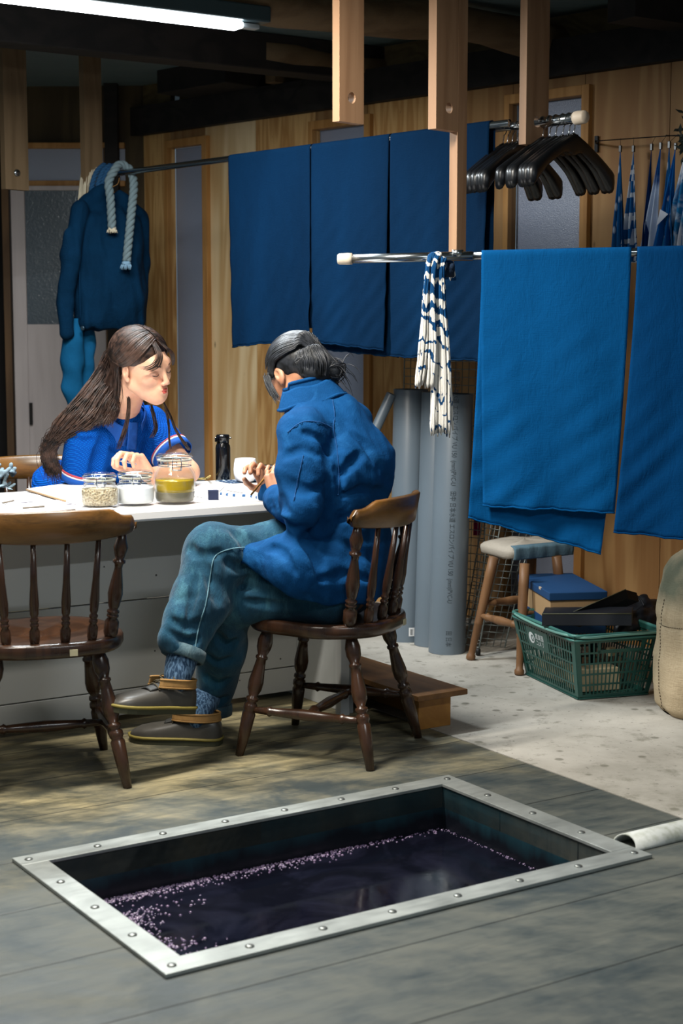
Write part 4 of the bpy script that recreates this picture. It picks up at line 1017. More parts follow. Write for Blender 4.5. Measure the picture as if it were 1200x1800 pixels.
hk = f_at(770); e = thing('yarn_hank', 'white and indigo banded cotton hank draped over the front rod', 'yarn', hk); rs = random.Random(12)
def hank(name, xa, ya, xb, yb, xe, ye, spread, n, seed, Y0):
    rs = random.Random(seed); mb = MB()
    for i in range(n):
        s_ = i/(n-1)*2-1; lay = rs.uniform(-1, 1)*.014; kx = s_*spread
        pts = [P(xa+14+s_*3, ya+46, Y0+.055), P(xa+8+s_*5, ya+12, Y0+.05), P(xa+s_*9, ya-1+abs(s_)*2, Y0+.0), P(xa-9+s_*8, ya+16, Y0-.026+lay), P(lerp(xa, xb, .35)-8+kx*.55+rs.gauss(0, .8), lerp(ya, yb, .4), Y0-.03+lay), P(xb+kx*.85+rs.gauss(0, 1.4), yb, Y0-.03+lay), P(xe+kx+rs.gauss(0, 2), ye+rs.gauss(0, 4), Y0-.03+lay*1.3)]
        cc = cat(pts, 34)
        mb.tube(cc, [.0048*(1+.22*math.sin(j*1.9+i*2.1)) for j in range(33)]+[.002], 6)
    return obj(name, mb, M_ikat, e)
hank('left_fall', 768, 445, 752, 610, 745, 678, 15, 30, 1, hk.y)
hank('right_fall', 782, 447, 776, 640, 775, 762, 17, 34, 2, hk.y+.012)
mb = MB()
for i in range(12):
    a = i*.52; mb.tube([P(785+7*math.cos(b+a)*1.0+4, 475+9*math.sin(b)*1.1, hk.y+.01+.018*math.sin(b*2+a)) for b in np.linspace(0, 6.1, 16)], .0052, 6)
obj('knot', mb, plain('indigo_yarn_knot', '#0b2138', .9, var=.3, nscale=60), e)
# ================================================================ STOOL
M_lw = wood('stool_wood', '#7d5a3c', '#5c3f29', '#8d6a49', 'z', 3, .5, 4, False, .05)
sf1, sf2 = G(826, 1160), G(912, 1187)               # feet: near left, near right
sd = (sf2-sf1).normalized(); sn = Vector((-sd.y, sd.x, 0)); sl = (sf2-sf1).length*1.12
sc = (sf1+sf2)/2+sn*sl/2
e = thing('padded_stool', 'wooden stool with pale padded seat and grey-blue edge under the blue cloth', 'stool', sc, math.atan2(sd.y, sd.x))
SHt = P(850, 975, (sf1.y+.08)).z
for i in (-1, 1):
    for j in (-1, 1):
        bk2 = sd*(-.17 if i > 0 else -.10) if j > 0 else sd*0
        ft = sc+sd*(i*(sf2-sf1).length/2)+sn*(j*sl/2)+bk2; tp = sc+sd*(i*.10)+sn*(j*.115)+ZV*(SHt+.005)+bk2*.6
        mb = MB(); turned(mb, ft, tp, [(0, .015), (.015, .0185), (.045, .0185), (.06, .0135), (.10, .0135), (.35, .0165), (.36, .0185), (.375, .0165), (.8, .0195), (1, .0195)], 14); obj('leg', mb, M_lw, e)
for j in (-1, 1):
    k = .44; a = sc-sd*((sf2-sf1).length/2*(1-k)+.10*k)+sn*(j*(sl/2*(1-k)+.115*k))+ZV*(SHt*k); b = sc+sd*((sf2-sf1).length/2*(1-k)+.10*k)+sn*(j*(sl/2*(1-k)+.115*k))+ZV*(SHt*k)
    mb = MB(); turned(mb, a, b, STRP); obj('stretcher', mb, M_lw, e)
for i in (-1, 1):
    k = .56; a = sc+sd*(i*((sf2-sf1).length/2*(1-k)+.10*k))-sn*(sl/2*(1-k)+.115*k)+ZV*(SHt*k); b = a+sn*2*(sl/2*(1-k)+.115*k); mb = MB(); turned(mb, a, b, STRP); obj('stretcher', mb, M_lw, e)
# cushion: corners from the picture at the seat height
SZ = SHt+.052
k0, k1, k2 = G(836, 948, SZ), G(898, 962, SZ), G(1008, 952, SZ)
cx = (k0+k2)/2; ex = (k1-k0); ey = (k2-k1)
def cush(mb, u0, u1, grow=0.0, z0=SHt, z1=SZ):
    n = 28; rings = [(0.001, z1+.006), (.5, z1+.005), (.8, z1+.001), (.93, z1-.006), (1.0+grow, z1-.018), (1.01+grow, (z0+z1)/2), (.985+grow, z0+.006), (.94, z0), (.001, z0)]
    vs = []
    for r, z in rings:
        for k in range(n*2):
            a = 2*math.pi*k/(n*2); c, s_ = math.cos(a), math.sin(a); x = math.copysign(abs(c)**.32, c)*.5; y = math.copysign(abs(s_)**.32, s_)*.5
            xx = (x*r+.5)*(u1-u0)+u0
            p = k0+ex*xx+ey*(y*r+.5); vs.append((p.x, p.y, z+.004*math.sin(x*9+y*7)*(r < .95)))
    m = n*2; mb.add(vs, [(i*m+k, i*m+(k+1) % m, (i+1)*m+(k+1) % m, (i+1)*m+k) for i in range(len(rings)-1) for k in range(m)])
# k0->k1 is the short near-left side, k1->k2 the long near-right side
t = NT('cushion_cloth'); mb = MB(); cush(mb, 0, 1); obj('cushion', mb, fabric('ecru_canvas', '#a9a195', .08), e)
mb = MB(); 
def band(s, q):
    p = lerp(k1, k2, .02+s*.95)-(k1-k0).normalized()*(-.004); nrm = Vector((ey.y, -ey.x, 0)).normalized(); nrm = nrm if nrm.y < 0 else -nrm
    out = .006+.004*math.sin(q*math.pi)-.02*max(0, q-.86)/.14; return Vector((p.x, p.y, 0))+nrm*(out+.004*math.sin(s*31)*.5)+ZV*(SHt+.002+(SZ-SHt+.001)*q)
mb.grid(band, 30, 12); obj('edge_band', mb, fabric('greyblue_canvas', '#5b7684', .15), e, solid=.003, label='grey-blue cloth side band')

# ================================================================ GREEN BASKET AND WHAT IS IN IT
bA, bB, bC = G(925, 1186), G(1017, 1231), G(1122, 1216)
HB_ = .235
ra_, rb_, rc_ = G(903, 1078, HB_), G(1012, 1121, HB_), G(1158, 1106, HB_)
ue = (bB-bA).normalized(); ve = Vector((-ue.y, ue.x, 0)); ve = ve if ve.dot(bC-bB) > 0 else -ve
Lb_, Wb_ = (bB-bA).length, max((bC-bB).dot(ve), .27); Lt_, Wt_ = Lb_+.085, Wb_+.085
cen = bA+ue*Lb_/2+ve*Wb_/2
e = thing('plastic_basket', 'dark green perforated plastic shopping basket on the concrete floor', 'basket', cen, math.atan2(ue.y, ue.x))
M_grn = plain('green_plastic', '#1c4a43', .38, var=.12, spec=.5)
def bk(side, s, h):       # side 0: near-left long face, 1: near-right face, 2,3: opposite; s 0..1 along, h 0..1 up
    L = lerp(Lb_, Lt_, h)/2; W = lerp(Wb_, Wt_, h)/2; z = .004+h*(HB_-.004)
    if side == 0: return cen+ue*lerp(-L, L, s)-ve*W+ZV*z
    if side == 1: return cen+ue*L+ve*lerp(-W, W, s)+ZV*z
    if side == 2: return cen+ue*lerp(L, -L, s)+ve*W+ZV*z
    return cen-ue*L+ve*lerp(W, -W, s)+ZV*z
def nrm_(side): return (-ve, ue, ve, -ue)[side]
def patch(mb, side, s0, s1, h0, h1, th=.0028):
    n_ = nrm_(side); a = [bk(side, s0, h0), bk(side, s1, h0), bk(side, s1, h1), bk(side, s0, h1)]
    mb.prism([p+n_*th/2 for p in a], n_*-th)
def bside(side, solid=None, handle=False):
    mb = MB(); nc = 22 if side in (0, 2) else 17; rows = [.045, .215, .385, .555, .725, .90]
    for h in rows: patch(mb, side, .02, .98, h-.014, h+.014, .0034)
    patch(mb, side, 0, 1, 0, .035, .0036); patch(mb, side, 0, 1, .93, 1, .0036)
    patch(mb, side, 0, .055, 0, 1, .0036); patch(mb, side, .945, 1, 0, 1, .0036)
    for c in range(1, nc):
        s_ = .055+.89*c/nc
        for r in range(5):
            if handle and r == 4 and .28 < s_ < .76: continue
            patch(mb, side, s_-.0075, s_+.0075, rows[r], rows[r+1])
        # rounded slot ends
    if solid: patch(mb, side, solid[0], solid[1], solid[2], solid[3], .0036)
    if handle: patch(mb, side, .26, .78, .72, .765, .005); patch(mb, side, .26, .285, .72, .93, .005); patch(mb, side, .755, .78, .72, .93, .005)
    return mb
for sd_ in range(4): obj('side_wall', bside(sd_, (.20, .56, .57, .86) if sd_ == 0 else None, sd_ in (1, 3)), M_grn, e)
mb = MB()
for k in range(12): patch_ = None
for k in range(13):
    s_ = -Lb_/2+Lb_*k/12; mb.frame(cen, ue, ve, ZV, (s_-.006, -Wb_/2, .003), (s_+.006, Wb_/2, .007))
for k in range(9):
    s_ = -Wb_/2+Wb_*k/8; mb.frame(cen, ue, ve, ZV, (-Lb_/2, s_-.006, .003), (Lb_/2, s_+.006, .0065))
obj('base', mb, M_grn, e)
mb = MB()
def rimpath(z, off=0.0, rc=.03):
    L, W = Lt_/2+off, Wt_/2+off; out = []
    for (sx, sy, a0) in ((1, -1, -math.pi/2), (1, 1, 0), (-1, 1, math.pi/2), (-1, -1, math.pi)):
        for k in range(6): a = a0+math.pi/2*k/5; out.append(cen+ue*(sx*(L-rc)+math.cos(a)*rc)+ve*(sy*(W-rc)+math.sin(a)*rc)+ZV*z)
    return out
mb.tube(rimpath(HB_+.002, .004), .0065, 8, closed=True); mb.tube(rimpath(HB_-.014, .005), .004, 8, closed=True); obj('rim', mb, plain('green_rim', '#3d6f68', .35, var=.15), e)
mb = MB(); mb.tube([p for p in cat([bk(0, .08, 1)-ve*.008, bk(0, .25, 1)-ve*.012-ZV*.004, bk(0, .6, 1)-ve*.014-ZV*.006, bk(0, .9, 1)-ve*.012, bk(1, .10, 1)+ue*.012-ZV*.002, bk(1, .45, 1)+ue*.014, bk(1, .9, 1)+ue*.008], 60)], .0048, 8); obj('folded_handle', mb, plain('pale_green_handle', '#6c9a90', .35), e)
# printed mark: ring with a bird-like curl and two rows of characters
M_wp = plain('white_print', '#c9cfd0', .6, var=.02)
def onside(x, y):        # metres on the near-left face from (s, h) origin
    return bk(0, .225+x/Lb_, .70+y/HB_)-ve*.0030
def flat_text(s, size, x0, y0, sx=1.0):
    me = text_mesh(s, size)
    for v in me.vertices: v.co = onside(x0+v.co.x*sx, y0+v.co.y)
    return me
mb = MB(); cxm, cym, rm = .026, .000, .021
ring = [(cxm+rm*math.cos(a), cym+rm*math.sin(a)) for a in np.linspace(0, 2*math.pi, 30)[:-1]]; ring2 = [(cxm+.006+.010*math.cos(a), cym-.001+.013*math.sin(a)) for a in np.linspace(0, 2*math.pi, 30)[:-1]]
mb.add([onside(*p) for p in ring]+[onside(*p) for p in ring2], [(k, (k+1) % 29, 29+(k+1) % 29, 29+k) for k in range(29)], False)
mb.add([onside(cxm+.004, .006), onside(cxm+.012, .004), onside(cxm+.010, -.010), onside(cxm+.002, -.004)], [(0, 1, 2, 3)], False)
obj('logo', mb, M_wp, e)
mb = MB(); rs = random.Random(4)
obj('print', flat_text('農業園', .0245, .054, .002, .86), M_wp, e); obj('print', flat_text('コメリ', .0235, .054, -.021, .9), M_wp, e)
# wood offcuts inside
rs = random.Random(8)
lab = ['pale wood offcut seen low in the green basket at its near corner', 'pale wood offcut lying along the left side inside the basket', 'small pale block seen through the slots on the right of the basket']
for k, (c, sz) in enumerate([(cen+ue*.10-ve*.02+ZV*.050, (.10, .16, .08)), (cen-ue*.07-ve*.07+ZV*.040, (.26, .05, .06)), (cen+ue*.125+ve*.035+ZV*.145, (.02, .03, .03))]):
    mb = MB(); mb.box((0, 0, 0), sz, Matrix.Rotation(.15*k+math.atan2(ue.y, ue.x), 3, 'Z').to_3x3()); mb.v = [tuple(Vector(v)+c) for v in mb.v]
    tag(obj('wood_offcut', mb, plain('offcut', '#a89a7c', .7), bevel=.002), lab[k], 'wood', 'offcuts in the green basket')
# archive box leaning in it
M_card = plain('kraft_card', '#a48661', .75, var=.06); M_lid = plain('blue_card_lid', '#123d68', .6, var=.08)
zt_ = P(965, 1042, 5.62).z; zb = zt_-.155
qa = G(910, 1009, zt_); qb = G(965, 1042, zt_); qc = G(1075, 1033, zt_)
bx = (qb-qa); by = Vector((-bx.y, bx.x, 0)); by = by if by.dot(qc-qb) > 0 else -by; by = by.normalized()*min(.22, (qc-qb).dot(by.normalized()))
bo = qb.copy(); bo.z = 0
bxn, byn = bx.normalized(), by.normalized(); BL, BW = bx.length, by.length
e = thing('archive_box', 'kraft cardboard box with dark blue lid standing in the green basket', 'box', bo-bx/2+by/2+ZV*zb, math.atan2(ue.y, ue.x))
mb = MB(); mb.frame(bo, -bxn, byn, ZV, (.006, .006, zb), (BL-.006, BW-.006, zt_-.005)); obj('box_body', mb, M_card, e, bevel=.002)
mb = MB(); mb.frame(bo, -bxn, byn, ZV, (.004, .004, zb), (BL-.004, BW-.004, zt_-.105)); obj('blue_band', mb, M_lid, e)
mb = MB(); mb.frame(bo, -bxn, byn, ZV, (0, 0, zt_-.030), (BL, BW, zt_)); obj('lid', mb, M_lid, e, bevel=.003)
for k in (.28, .72):
    mb = MB(); mb.frame(bo, -bxn, byn, ZV, (BL*k-.012, -.0012, zt_-.008), (BL*k+.012, .004, zt_+.0012)); obj('lid_slot', mb, plain('pale_slot', '#b5a592', .7), e)
me = text_mesh('DRY FLOWER  BOX', .012); 
for v in me.vertices: v.co = bo-bxn*(BL-.012)+bxn*(v.co.x*1.0)-byn*-.0052+ZV*(zt_-.084+v.co.y)
obj('print', me, plain('brown_print', '#6d4c3c', .7), e)
me = text_mesh('PRESERVED ARRANGEMENT', .009)
for v in me.vertices: v.co = bo-bxn*(BL-.012)+bxn*(v.co.x*1.0)-byn*-.0052+ZV*(zt_-.098+v.co.y)
obj('print', me, plain('brown_print', '#6d4c3c', .7), e)
# dark folders and bag
M_dk = plain('black_board', '#12151c', .5, var=.1); M_dkl = plain('olive_edge', '#4a4a35', .6)
def slab(name, lab, a, b, d, h, grp=None, cat_='folder'):   # from a to b, depth d, thickness h, standing
    a, b = Vector(a), Vector(b); x = (b-a); up = Vector(h); dv = Vector(d)
    e = thing(name, lab, cat_, a, 0, grp); mb = MB(); mb.prism([a, b, b+up, a+up], dv); obj('board', mb, M_dk, e, bevel=.002)
    mb = MB(); mb.tube([a+up*1.0, b+up*1.0], .0018, 5); obj('edge_trim', mb, M_dkl, e); return e
slab('document_tray', 'long black tray edge resting on the near rim of the green basket', P(952, 1100, 5.50), P(1110, 1100, 5.36), (.03, .14, .0), (0, .004, .042))
slab('black_folder', 'tilted black folder rising behind the tray in the basket', P(998, 1098, 5.50), P(1104, 1052, 5.58), (.05, .05, -.02), (-.012, -.01, .035))
f = Field((P(1060, 1110, 5.6).x, 5.44, .20), (P(1175, 1110, 5.6).x, 5.9, .44), .007)
for (px, py, Y, r) in ((1085, 1085, 5.66, .05), (1110, 1078, 5.72, .06), (1138, 1066, 5.74, .05), (1130, 1092, 5.66, .055), (1105, 1100, 5.6, .045), (1146, 1092, 5.7, .04)): f.ell(P(px, py, Y), (r, r*.9, r*.75), k=.02)
f.warp(.03, 60, 8); e = thing('black_bag', 'crumpled black cloth bag in the right end of the green basket', 'bag', P(1120, 1100, 5.68)); obj('bag_cloth', f.mesh('bag'), plain('black_nylon', '#0d0f15', .42, var=.2, bump=.4, bscale=60), e)
mb = MB(); mb.tube(cat([P(1090, 1060, 5.66), P(1105, 1046, 5.68), P(1122, 1050, 5.68), P(1132, 1066, 5.66)], 14), .004, 6, sq=.5); obj('strap', mb, M_dk, e)

# ================================================================ SACK
sb_ = G(1262, 1262); sb_.y += .10; sb_.x = 1.28
t = NT('burlap'); n1 = t.noise(t.co((1, 1, .15)), 260, 2); n2 = t.noise(t.co((.15, .15, 1)), 260, 2); big = t.noise(t.co(), 7, 4)
sp = t.n('ShaderNodeSeparateXYZ'); t.l(t.co(), sp.inputs[0]); gr = t.n('ShaderNodeMapRange'); gr.inputs[1].default_value = .36; gr.inputs[2].default_value = .42; t.l(sp.outputs[2], gr.inputs[0])
b0 = t.mix(t.math('MULTIPLY', t.math('ADD', n1, n2), .5), '#9c8a6e', '#c6b598'); b0 = t.mix(t.ramp(big, [(.55, 0.), (.7, .5)]), b0, '#7d6c52'); b0 = t.mix(t.math('MULTIPLY', t.ramp(big, [(.35, .3), (.6, 1.)]), gr.outputs[0]), b0, '#6b6d5c')
t.set(base=b0, rough=.95, spec=.1); t.bump(t.math('ADD', n1, n2), .5, .003); M_burlap = t.m
e = thing('burlap_sack', 'full beige burlap sack standing at the right edge beside the basket', 'sack', sb_)
mb = MB(); Rr = .215
def skf(u_, v_):
    a = 2*math.pi*u_; z = v_
    prof = [(0, .86), (.04, .97), (.15, 1.02), (.45, 1.0), (.62, .99), (.74, .98), (.84, .90), (.92, .74), (1, .45)]
    for (h0, r0), (h1, r1) in zip(prof, prof[1:]):
        if z <= h1: r = lerp(r0, r1, (z-h0)/(h1-h0)); break
    c, s_ = math.cos(a), math.sin(a); q = 1/max(abs(c)**2.6+abs(s_)**2.6, 1e-6)**(1/2.6)
    r *= 1+.018*math.sin(a*5+z*6)+.015*math.sin(a*9-z*11)+.02*math.sin(z*19+a)*(z > .3); r -= .02*math.exp(-((z-.55)/.03)**2)
    return sb_+Vector((c*Rr*r*q*.97, s_*Rr*r*q*.9, z*.57))
mb.grid(skf, 90, 60); mb.lathe([(.001, .0), (Rr*.86, 0.0)], sb_, ZV, 24, True, False); obj('sack_cloth', mb, M_burlap, e)
mb = MB()
for (u0, v0_, u1, v1_) in ((.53, .02, .545, .70), (.52, .54, .72, .55)):
    for k in range(34):
        s_ = k/34; a = skf(lerp(u0, u1, s_), lerp(v0_, v1_, s_)); b = skf(lerp(u0, u1, s_+.018), lerp(v0_, v1_, s_+.018)); o_ = (a-sb_); o_.z = 0; o_ = o_.normalized()*.002; mb.tube([a+o_, b+o_], .0012, 4)
s_o = obj('stitching', mb, plain('dark_thread', '#4b4233', .9), e); s_o['kind'] = 'stuff'

# ================================================================ ON THE TABLE
def tpt(px, py, h=0.0): return G(px, py, TT+h)
M_gl = glass('jar_glass')
def jar(label, px, py, R, Hb, fill, lid_h, contents):
    c = tpt(px, py); c = c+Vector((0, R*.9, 0)); e = thing('clip_top_jar', label, 'jar', c, 0, 'clip-top glass jars on the table')
    w_ = .0035; Hs = Hb
    prof = [(.001, 0), (R*.80, 0), (R*.97, .006), (R, .018), (R*1.0, Hs*.62), (R*.97, Hs*.72), (R*.80, Hs*.84), (R*.76, Hs*.88), (R*.80, Hs*.92), (R*.80, Hs), (R*.70, Hs), (R*.68, Hs*.86), (R*.90, Hs*.70), (R-w_, Hs*.60), (R-w_, .02), (R*.9, .009), (.001, .007)]
    mb = MB(); mb.lathe(prof, c, ZV, 36, True, False); obj('glass_body', mb, M_gl, e)
    z0 = Hs+.003; mb = MB(); mb.lathe([(.001, z0-.008), (R*.66, z0-.008), (R*.68, z0), (R*.86, z0), (R*.87, z0+.006), (R*.86, z0+lid_h*.6), (R*.78, z0+lid_h*.9), (R*.55, z0+lid_h), (.001, z0+lid_h), (.001, z0+lid_h-.004), (R*.55, z0+lid_h-.004), (R*.74, z0+lid_h*.6), (R*.6, z0-.002), (.001, z0-.002)], c, ZV, 36, True, False); obj('glass_lid', mb, M_gl, e)
    mb = MB(); mb.lathe([(R*.70, Hs-.001), (R*.84, Hs-.001), (R*.84, Hs+.003), (R*.70, Hs+.003)], c, ZV, 36, True, False); obj('rubber_seal', mb, plain('seal_rubber', '#b9b6a8', .6), e)
    mb = MB()
    mb.tube([c+Vector((math.cos(a)*R*.80, math.sin(a)*R*.80, Hs*.87)) for a in np.linspace(0, 2*math.pi, 31)[:-1]], .0016, 6, closed=True)
    mb.tube([c+Vector((math.cos(a)*R*.875, math.sin(a)*R*.875, z0+lid_h*.5)) for a in np.linspace(0, 2*math.pi, 31)[:-1]], .0016, 6, closed=True)
    for a0 in (-1.35, math.pi-1.35):
        for da in (-.22, .22):
            a = a0+da; mb.tube(cat([c+Vector((math.cos(a)*R*.82, math.sin(a)*R*.82, Hs*.87)), c+Vector((math.cos(a)*R*.97, math.sin(a)*R*.97, Hs*.80)), c+Vector((math.cos(a)*R*.96, math.sin(a)*R*.96, Hs*.98)), c+Vector((math.cos(a)*R*.89, math.sin(a)*R*.89, z0+lid_h*.5))], 12), .0015, 6)
        mb.tube([c+Vector((math.cos(a0+d)*R*.97, math.sin(a0+d)*R*.97, Hs*.80)) for d in (-.22, 0, .22)], .0018, 6)
    obj('wire_clamp', mb, M_chr, e)
    zf = .0085
    for nm, h0, h1, mat in contents:
        r_ = R-w_-.0012
        def rr(h): return r_ if h < Hs*.6 else r_*(1-(h-Hs*.6)/(Hs*.4)*.22)
        mb = MB(); pr = [(.001, zf+h0 if h0 else zf), (r_*.93 if not h0 else rr(h0), zf+h0), (rr(h0+.012), zf+h0+.010)]
        for k in range(1, 7): h = lerp(h0+.012, h1, k/6); pr.append((rr(h), zf+h))
        pr.append((.001, zf+h1)); mb.lathe(pr, c, ZV, 36, True, False); obj(nm, mb, mat, e)
    return e, c
t = NT('pale_grains'); vo = t.voro(t.co(), 150); t.set(base=t.mix(vo.outputs['Distance'], '#8d7550', '#d8cbb2'), rough=.9); t.bump(vo.outputs['Distance'], 1., .006); M_grain = t.m
M_pow = plain('white_powder', '#dcdde2', .9, var=.03); M_oil = plain('yellow_liquor', '#a58a1e', .12, var=.04, spec=.6); M_sed = plain('grey_sediment', '#6b6350', .8, var=.15, nscale=60)
jar('clip-top jar of beige grains, leftmost of three jars', 171, 895, .060, .085, 0, .020, [('grains', 0, .050, M_grain)])
jar('clip-top jar of white powder, middle of three jars', 234, 891, .062, .087, 0, .020, [('powder', 0, .052, M_pow)])
ej, cj = jar('tall open jar of yellow liquid over grey sediment', 304, 888, .0665, .138, 0, .020, [('sediment', 0, .030, M_sed), ('yellow_liquid', .0302, .068, M_oil)])
# bottle
def lathe_thing(name, lab, cat_, c, parts):
    e = thing(name, lab, cat_, c)
    for nm, prof, mat in parts: mb = MB(); mb.lathe(prof, c, ZV, 32, True, True); obj(nm, mb, mat, e)
    return e
c = tpt(391, 845)+Vector((0, .03, 0)); MBK = plain('black_gloss', '#0a0b0e', .16, var=.02, spec=.7)
e = lathe_thing('thermos_bottle', 'glossy black flask with flip lid standing left of the white cup', 'bottle', c, [('bottle_body', [(.026, 0), (.0275, .003), (.0275, .118), (.026, .128), (.0225, .134), (.0225, .138)], MBK), ('flip_lid', [(.0235, .1385), (.0235, .150), (.0255, .153), (.0255, .163), (.022, .168), (.001, .169)], MBK)])
mb = MB(); mb.box(c+Vector((.026, 0, .156)), (.012, .012, .007)); mb.box(c+Vector((-.026, -.004, .150)), (.006, .012, .018)); obj('latch', mb, MBK, e, bevel=.002)
c = tpt(430, 850)+Vector((0, .042, .003)); M_por = plain('white_porcelain', '#dedde0', .18, var=.01, spec=.6)
lathe_thing('teacup', 'rounded white cup without handle on the navy cloth coaster', 'cup', c, [('cup_body', [(.022, 0), (.030, .003), (.0385, .014), (.0425, .030), (.043, .045), (.041, .068), (.0375, .083), (.036, .0845), (.035, .083), (.038, .066), (.040, .045), (.0395, .030), (.034, .014), (.02, .009), (.001, .008)], M_por)])
t = NT('patterned_navy'); ck = t.n('ShaderNodeTexVoronoi'); ck.inputs['Scale'].default_value = 55; t.l(t.co(), ck.inputs[0]); t.set(base=t.mix(t.ramp(ck.outputs['Distance'], [(.28, 0.), (.34, 1.)]), '#a8b5c0', '#12304f'), rough=.9)
mb = MB(); c2 = tpt(425, 847)+Vector((0, .02, 0))
mb.grid(lambda s, q: c2+U*((s-.5)*.16)+V*((q-.5)*.12)+ZV*(.0015+.0015*math.sin(s*9)*math.sin(q*7)), 20, 16); tag(obj('cloth_coaster', mb, t.m, solid=.0015), 'navy patterned cloth square under the white cup', 'coaster')
mb = MB(); c = tpt(466, 840)+Vector((.0, .08, .022)); mb.box(c, (.055, .045, .04)); mb.box(c+Vector((-.03, 0, -.006)), (.04, .04, .026)); mb.tube([c+Vector((.02, -.03, .0)), c+Vector((.05, -.045, .004))], .014, 12); mb.tube([c+Vector((-.02, -.02, .018)), c+Vector((-.02, -.03, .022))], .012, 12); tag(obj('black_camera', mb, M_blk, bevel=.005), 'small black camera behind the white cup', 'camera')
mb = MB(); c = tpt(374, 880)+Vector((0, .016, .0165)); R_ = Matrix.Rotation(.15, 3, 'Z'); mb.box((0, 0, 0), (.033, .033, .033), R_); mb.v = [tuple(Vector(v)+c) for v in mb.v]
tag(obj('indigo_block', mb, plain('indigo_cake', '#141f3d', .6, var=.15, nscale=60), bevel=.0015), 'small dark indigo cube alone on the white table', 'block')
M_pap = plain('paper', '#d9d6d6', .8, var=.02); M_inkb = plain('sketch_ink', '#77757e', .8)
def sheet_(lab, corners, name='paper_sheet', marks=0, seed=1, mat=None, h=.001, curl=0.0, grp='papers on the table'):
    a, b, c_, d_ = [tpt(*q) for q in corners]; e = thing(name, lab, 'paper', (a+b+c_+d_)/4, 0, grp); mb = MB()
    mb.grid(lambda s, q: lerp(lerp(a, b, s), lerp(d_, c_, s), q)+ZV*(h+curl*math.sin(q*3.1)*math.sin(s*2.5)), 10, 10); obj('paper', mb, mat or M_pap, e, solid=.0006)
    if marks:
        rs = random.Random(seed); mb = MB()
        for k in range(marks):
            s0, q0 = rs.uniform(.05, .8), rs.uniform(.1, .9); L = rs.uniform(.05, .25); pts = [lerp(lerp(a, b, s0+L*t_), lerp(d_, c_, s0+L*t_), min(.98, q0+rs.uniform(-.02, .02)))+ZV*(h+.0012+curl) for t_ in (0, .33, .66, 1)]
            mb.tube(cat(pts, 10), rs.uniform(.0005, .0012), 5, sq=.3)
        mo = obj('ink_marks', mb, M_inkb, e); mo['kind'] = 'stuff'
    return e
sheet_('printed sheet spread at the left end of the table', [(-30, 905), (95, 903), (70, 868), (-60, 872)], marks=22, seed=1)
sheet_('sheet with brush strokes in front of the drawing board', [(60, 902), (205, 897), (160, 878), (60, 882)], marks=22, seed=2, h=.003)
sheet_('white sheet curling up beside the patterned strip', [(395, 862), (478, 876), (474, 862), (425, 852)], curl=.006, h=.002)
sheet_('folded white paper behind the yellow jar', [(335, 872), (372, 878), (395, 856), (350, 850)], marks=5, seed=5, h=.002)
sheet_('narrow white page lying to the right of the tall jar', [(345, 884), (466, 882), (470, 868), (365, 868)], h=.0012)
e = thing('drawing_board', 'thin white drawing board at the far edge before the woman', 'board', tpt(110, 862))
mb = MB(); a, b, c_, d_ = tpt(47, 864), tpt(115, 884), tpt(230, 862), tpt(145, 850)
mb.prism([a+ZV*.003, b+ZV*.003, c_+ZV*.003, d_+ZV*.003], (0, 0, .007)); obj('panel', mb, M_pap, e)
mb = MB(); mb.tube([a+ZV*.006, b+ZV*.006], .0035, 6); obj('wooden_edge', mb, plain('tan_edge', '#a08160', .7), e)
t = NT('ikat_strip'); sp = t.n('ShaderNodeSeparateXYZ'); t.l(t.co((1, 1, 1), (0, 0, .6)), sp.inputs[0]); w_ = t.math('SINE', t.math('MULTIPLY', sp.outputs[0], 190)); t.set(base=t.mix(t.ramp(w_, [(.45, 0.), (.55, 1.)]), '#d5d5d6', '#1f4c7a'), rough=.9)
mb = MB(); pts = cat([tpt(382, 868, .004), tpt(410, 871, .005), tpt(440, 873, .004), tpt(470, 880, .004)], 24); mb.tube(pts, .006, 8, sq=.5, up0=ZV); tag(obj('patterned_strip', mb, t.m), 'blue and white checked cloth strip lying right of the dark cube', 'cloth')
mb = MB(); mb.tube([tpt(330, 846, .004)+Vector((0, .05, 0)), tpt(362, 842, .004)+Vector((0, .03, 0)), tpt(368, 838, .03)+Vector((0, .03, 0))], .004, 6); tag(obj('straw_tie', mb, plain('straw', '#a8945a', .8)), 'bit of straw cord on the far edge by the window frame', 'cord')
for k, (x0, y0, x1, y1, l_) in enumerate([(5, 884, 24, 880, 'thin dark stick at the left end of the table'), (40, 893, 78, 890, 'thin grey brush lying on the sheets at left'), (92, 900, 132, 896, 'curved grey strip on the sheet behind the chair back')]):
    mb = MB(); mb.tube([tpt(x0, y0, .007), tpt(x1, y1, .007)], .003, 6); tag(obj('small_stick', mb, plain('stick', '#6a6258', .7)), l_, 'stick', 'thin sticks on the papers')
# ruffled grey cloth on the far chair
f = Field((P(0, 840, 5.85).x-.16, 5.68, .70), (P(28, 840, 5.85).x+.03, 6.0, .86), .0055); rs = random.Random(2)
for i in range(30):
    c = P(rs.uniform(-28, 24), rs.uniform(818, 866), 5.83+rs.uniform(-.04, .05)); d = Vector((rs.uniform(-1, 1), rs.uniform(-.6, .6), rs.uniform(-1, 1))).normalized()*.018; f.cap(c-d, c+d, .008, .006, .006)
e = thing('ruffled_cloth', 'grey-blue ruffled cloth caught on the far chair at the left edge', 'cloth', P(0, 850, 5.83)); obj('ruffles', f.mesh('ruffle'), fabric('grey_ruffle', '#7f919b', .25), e)
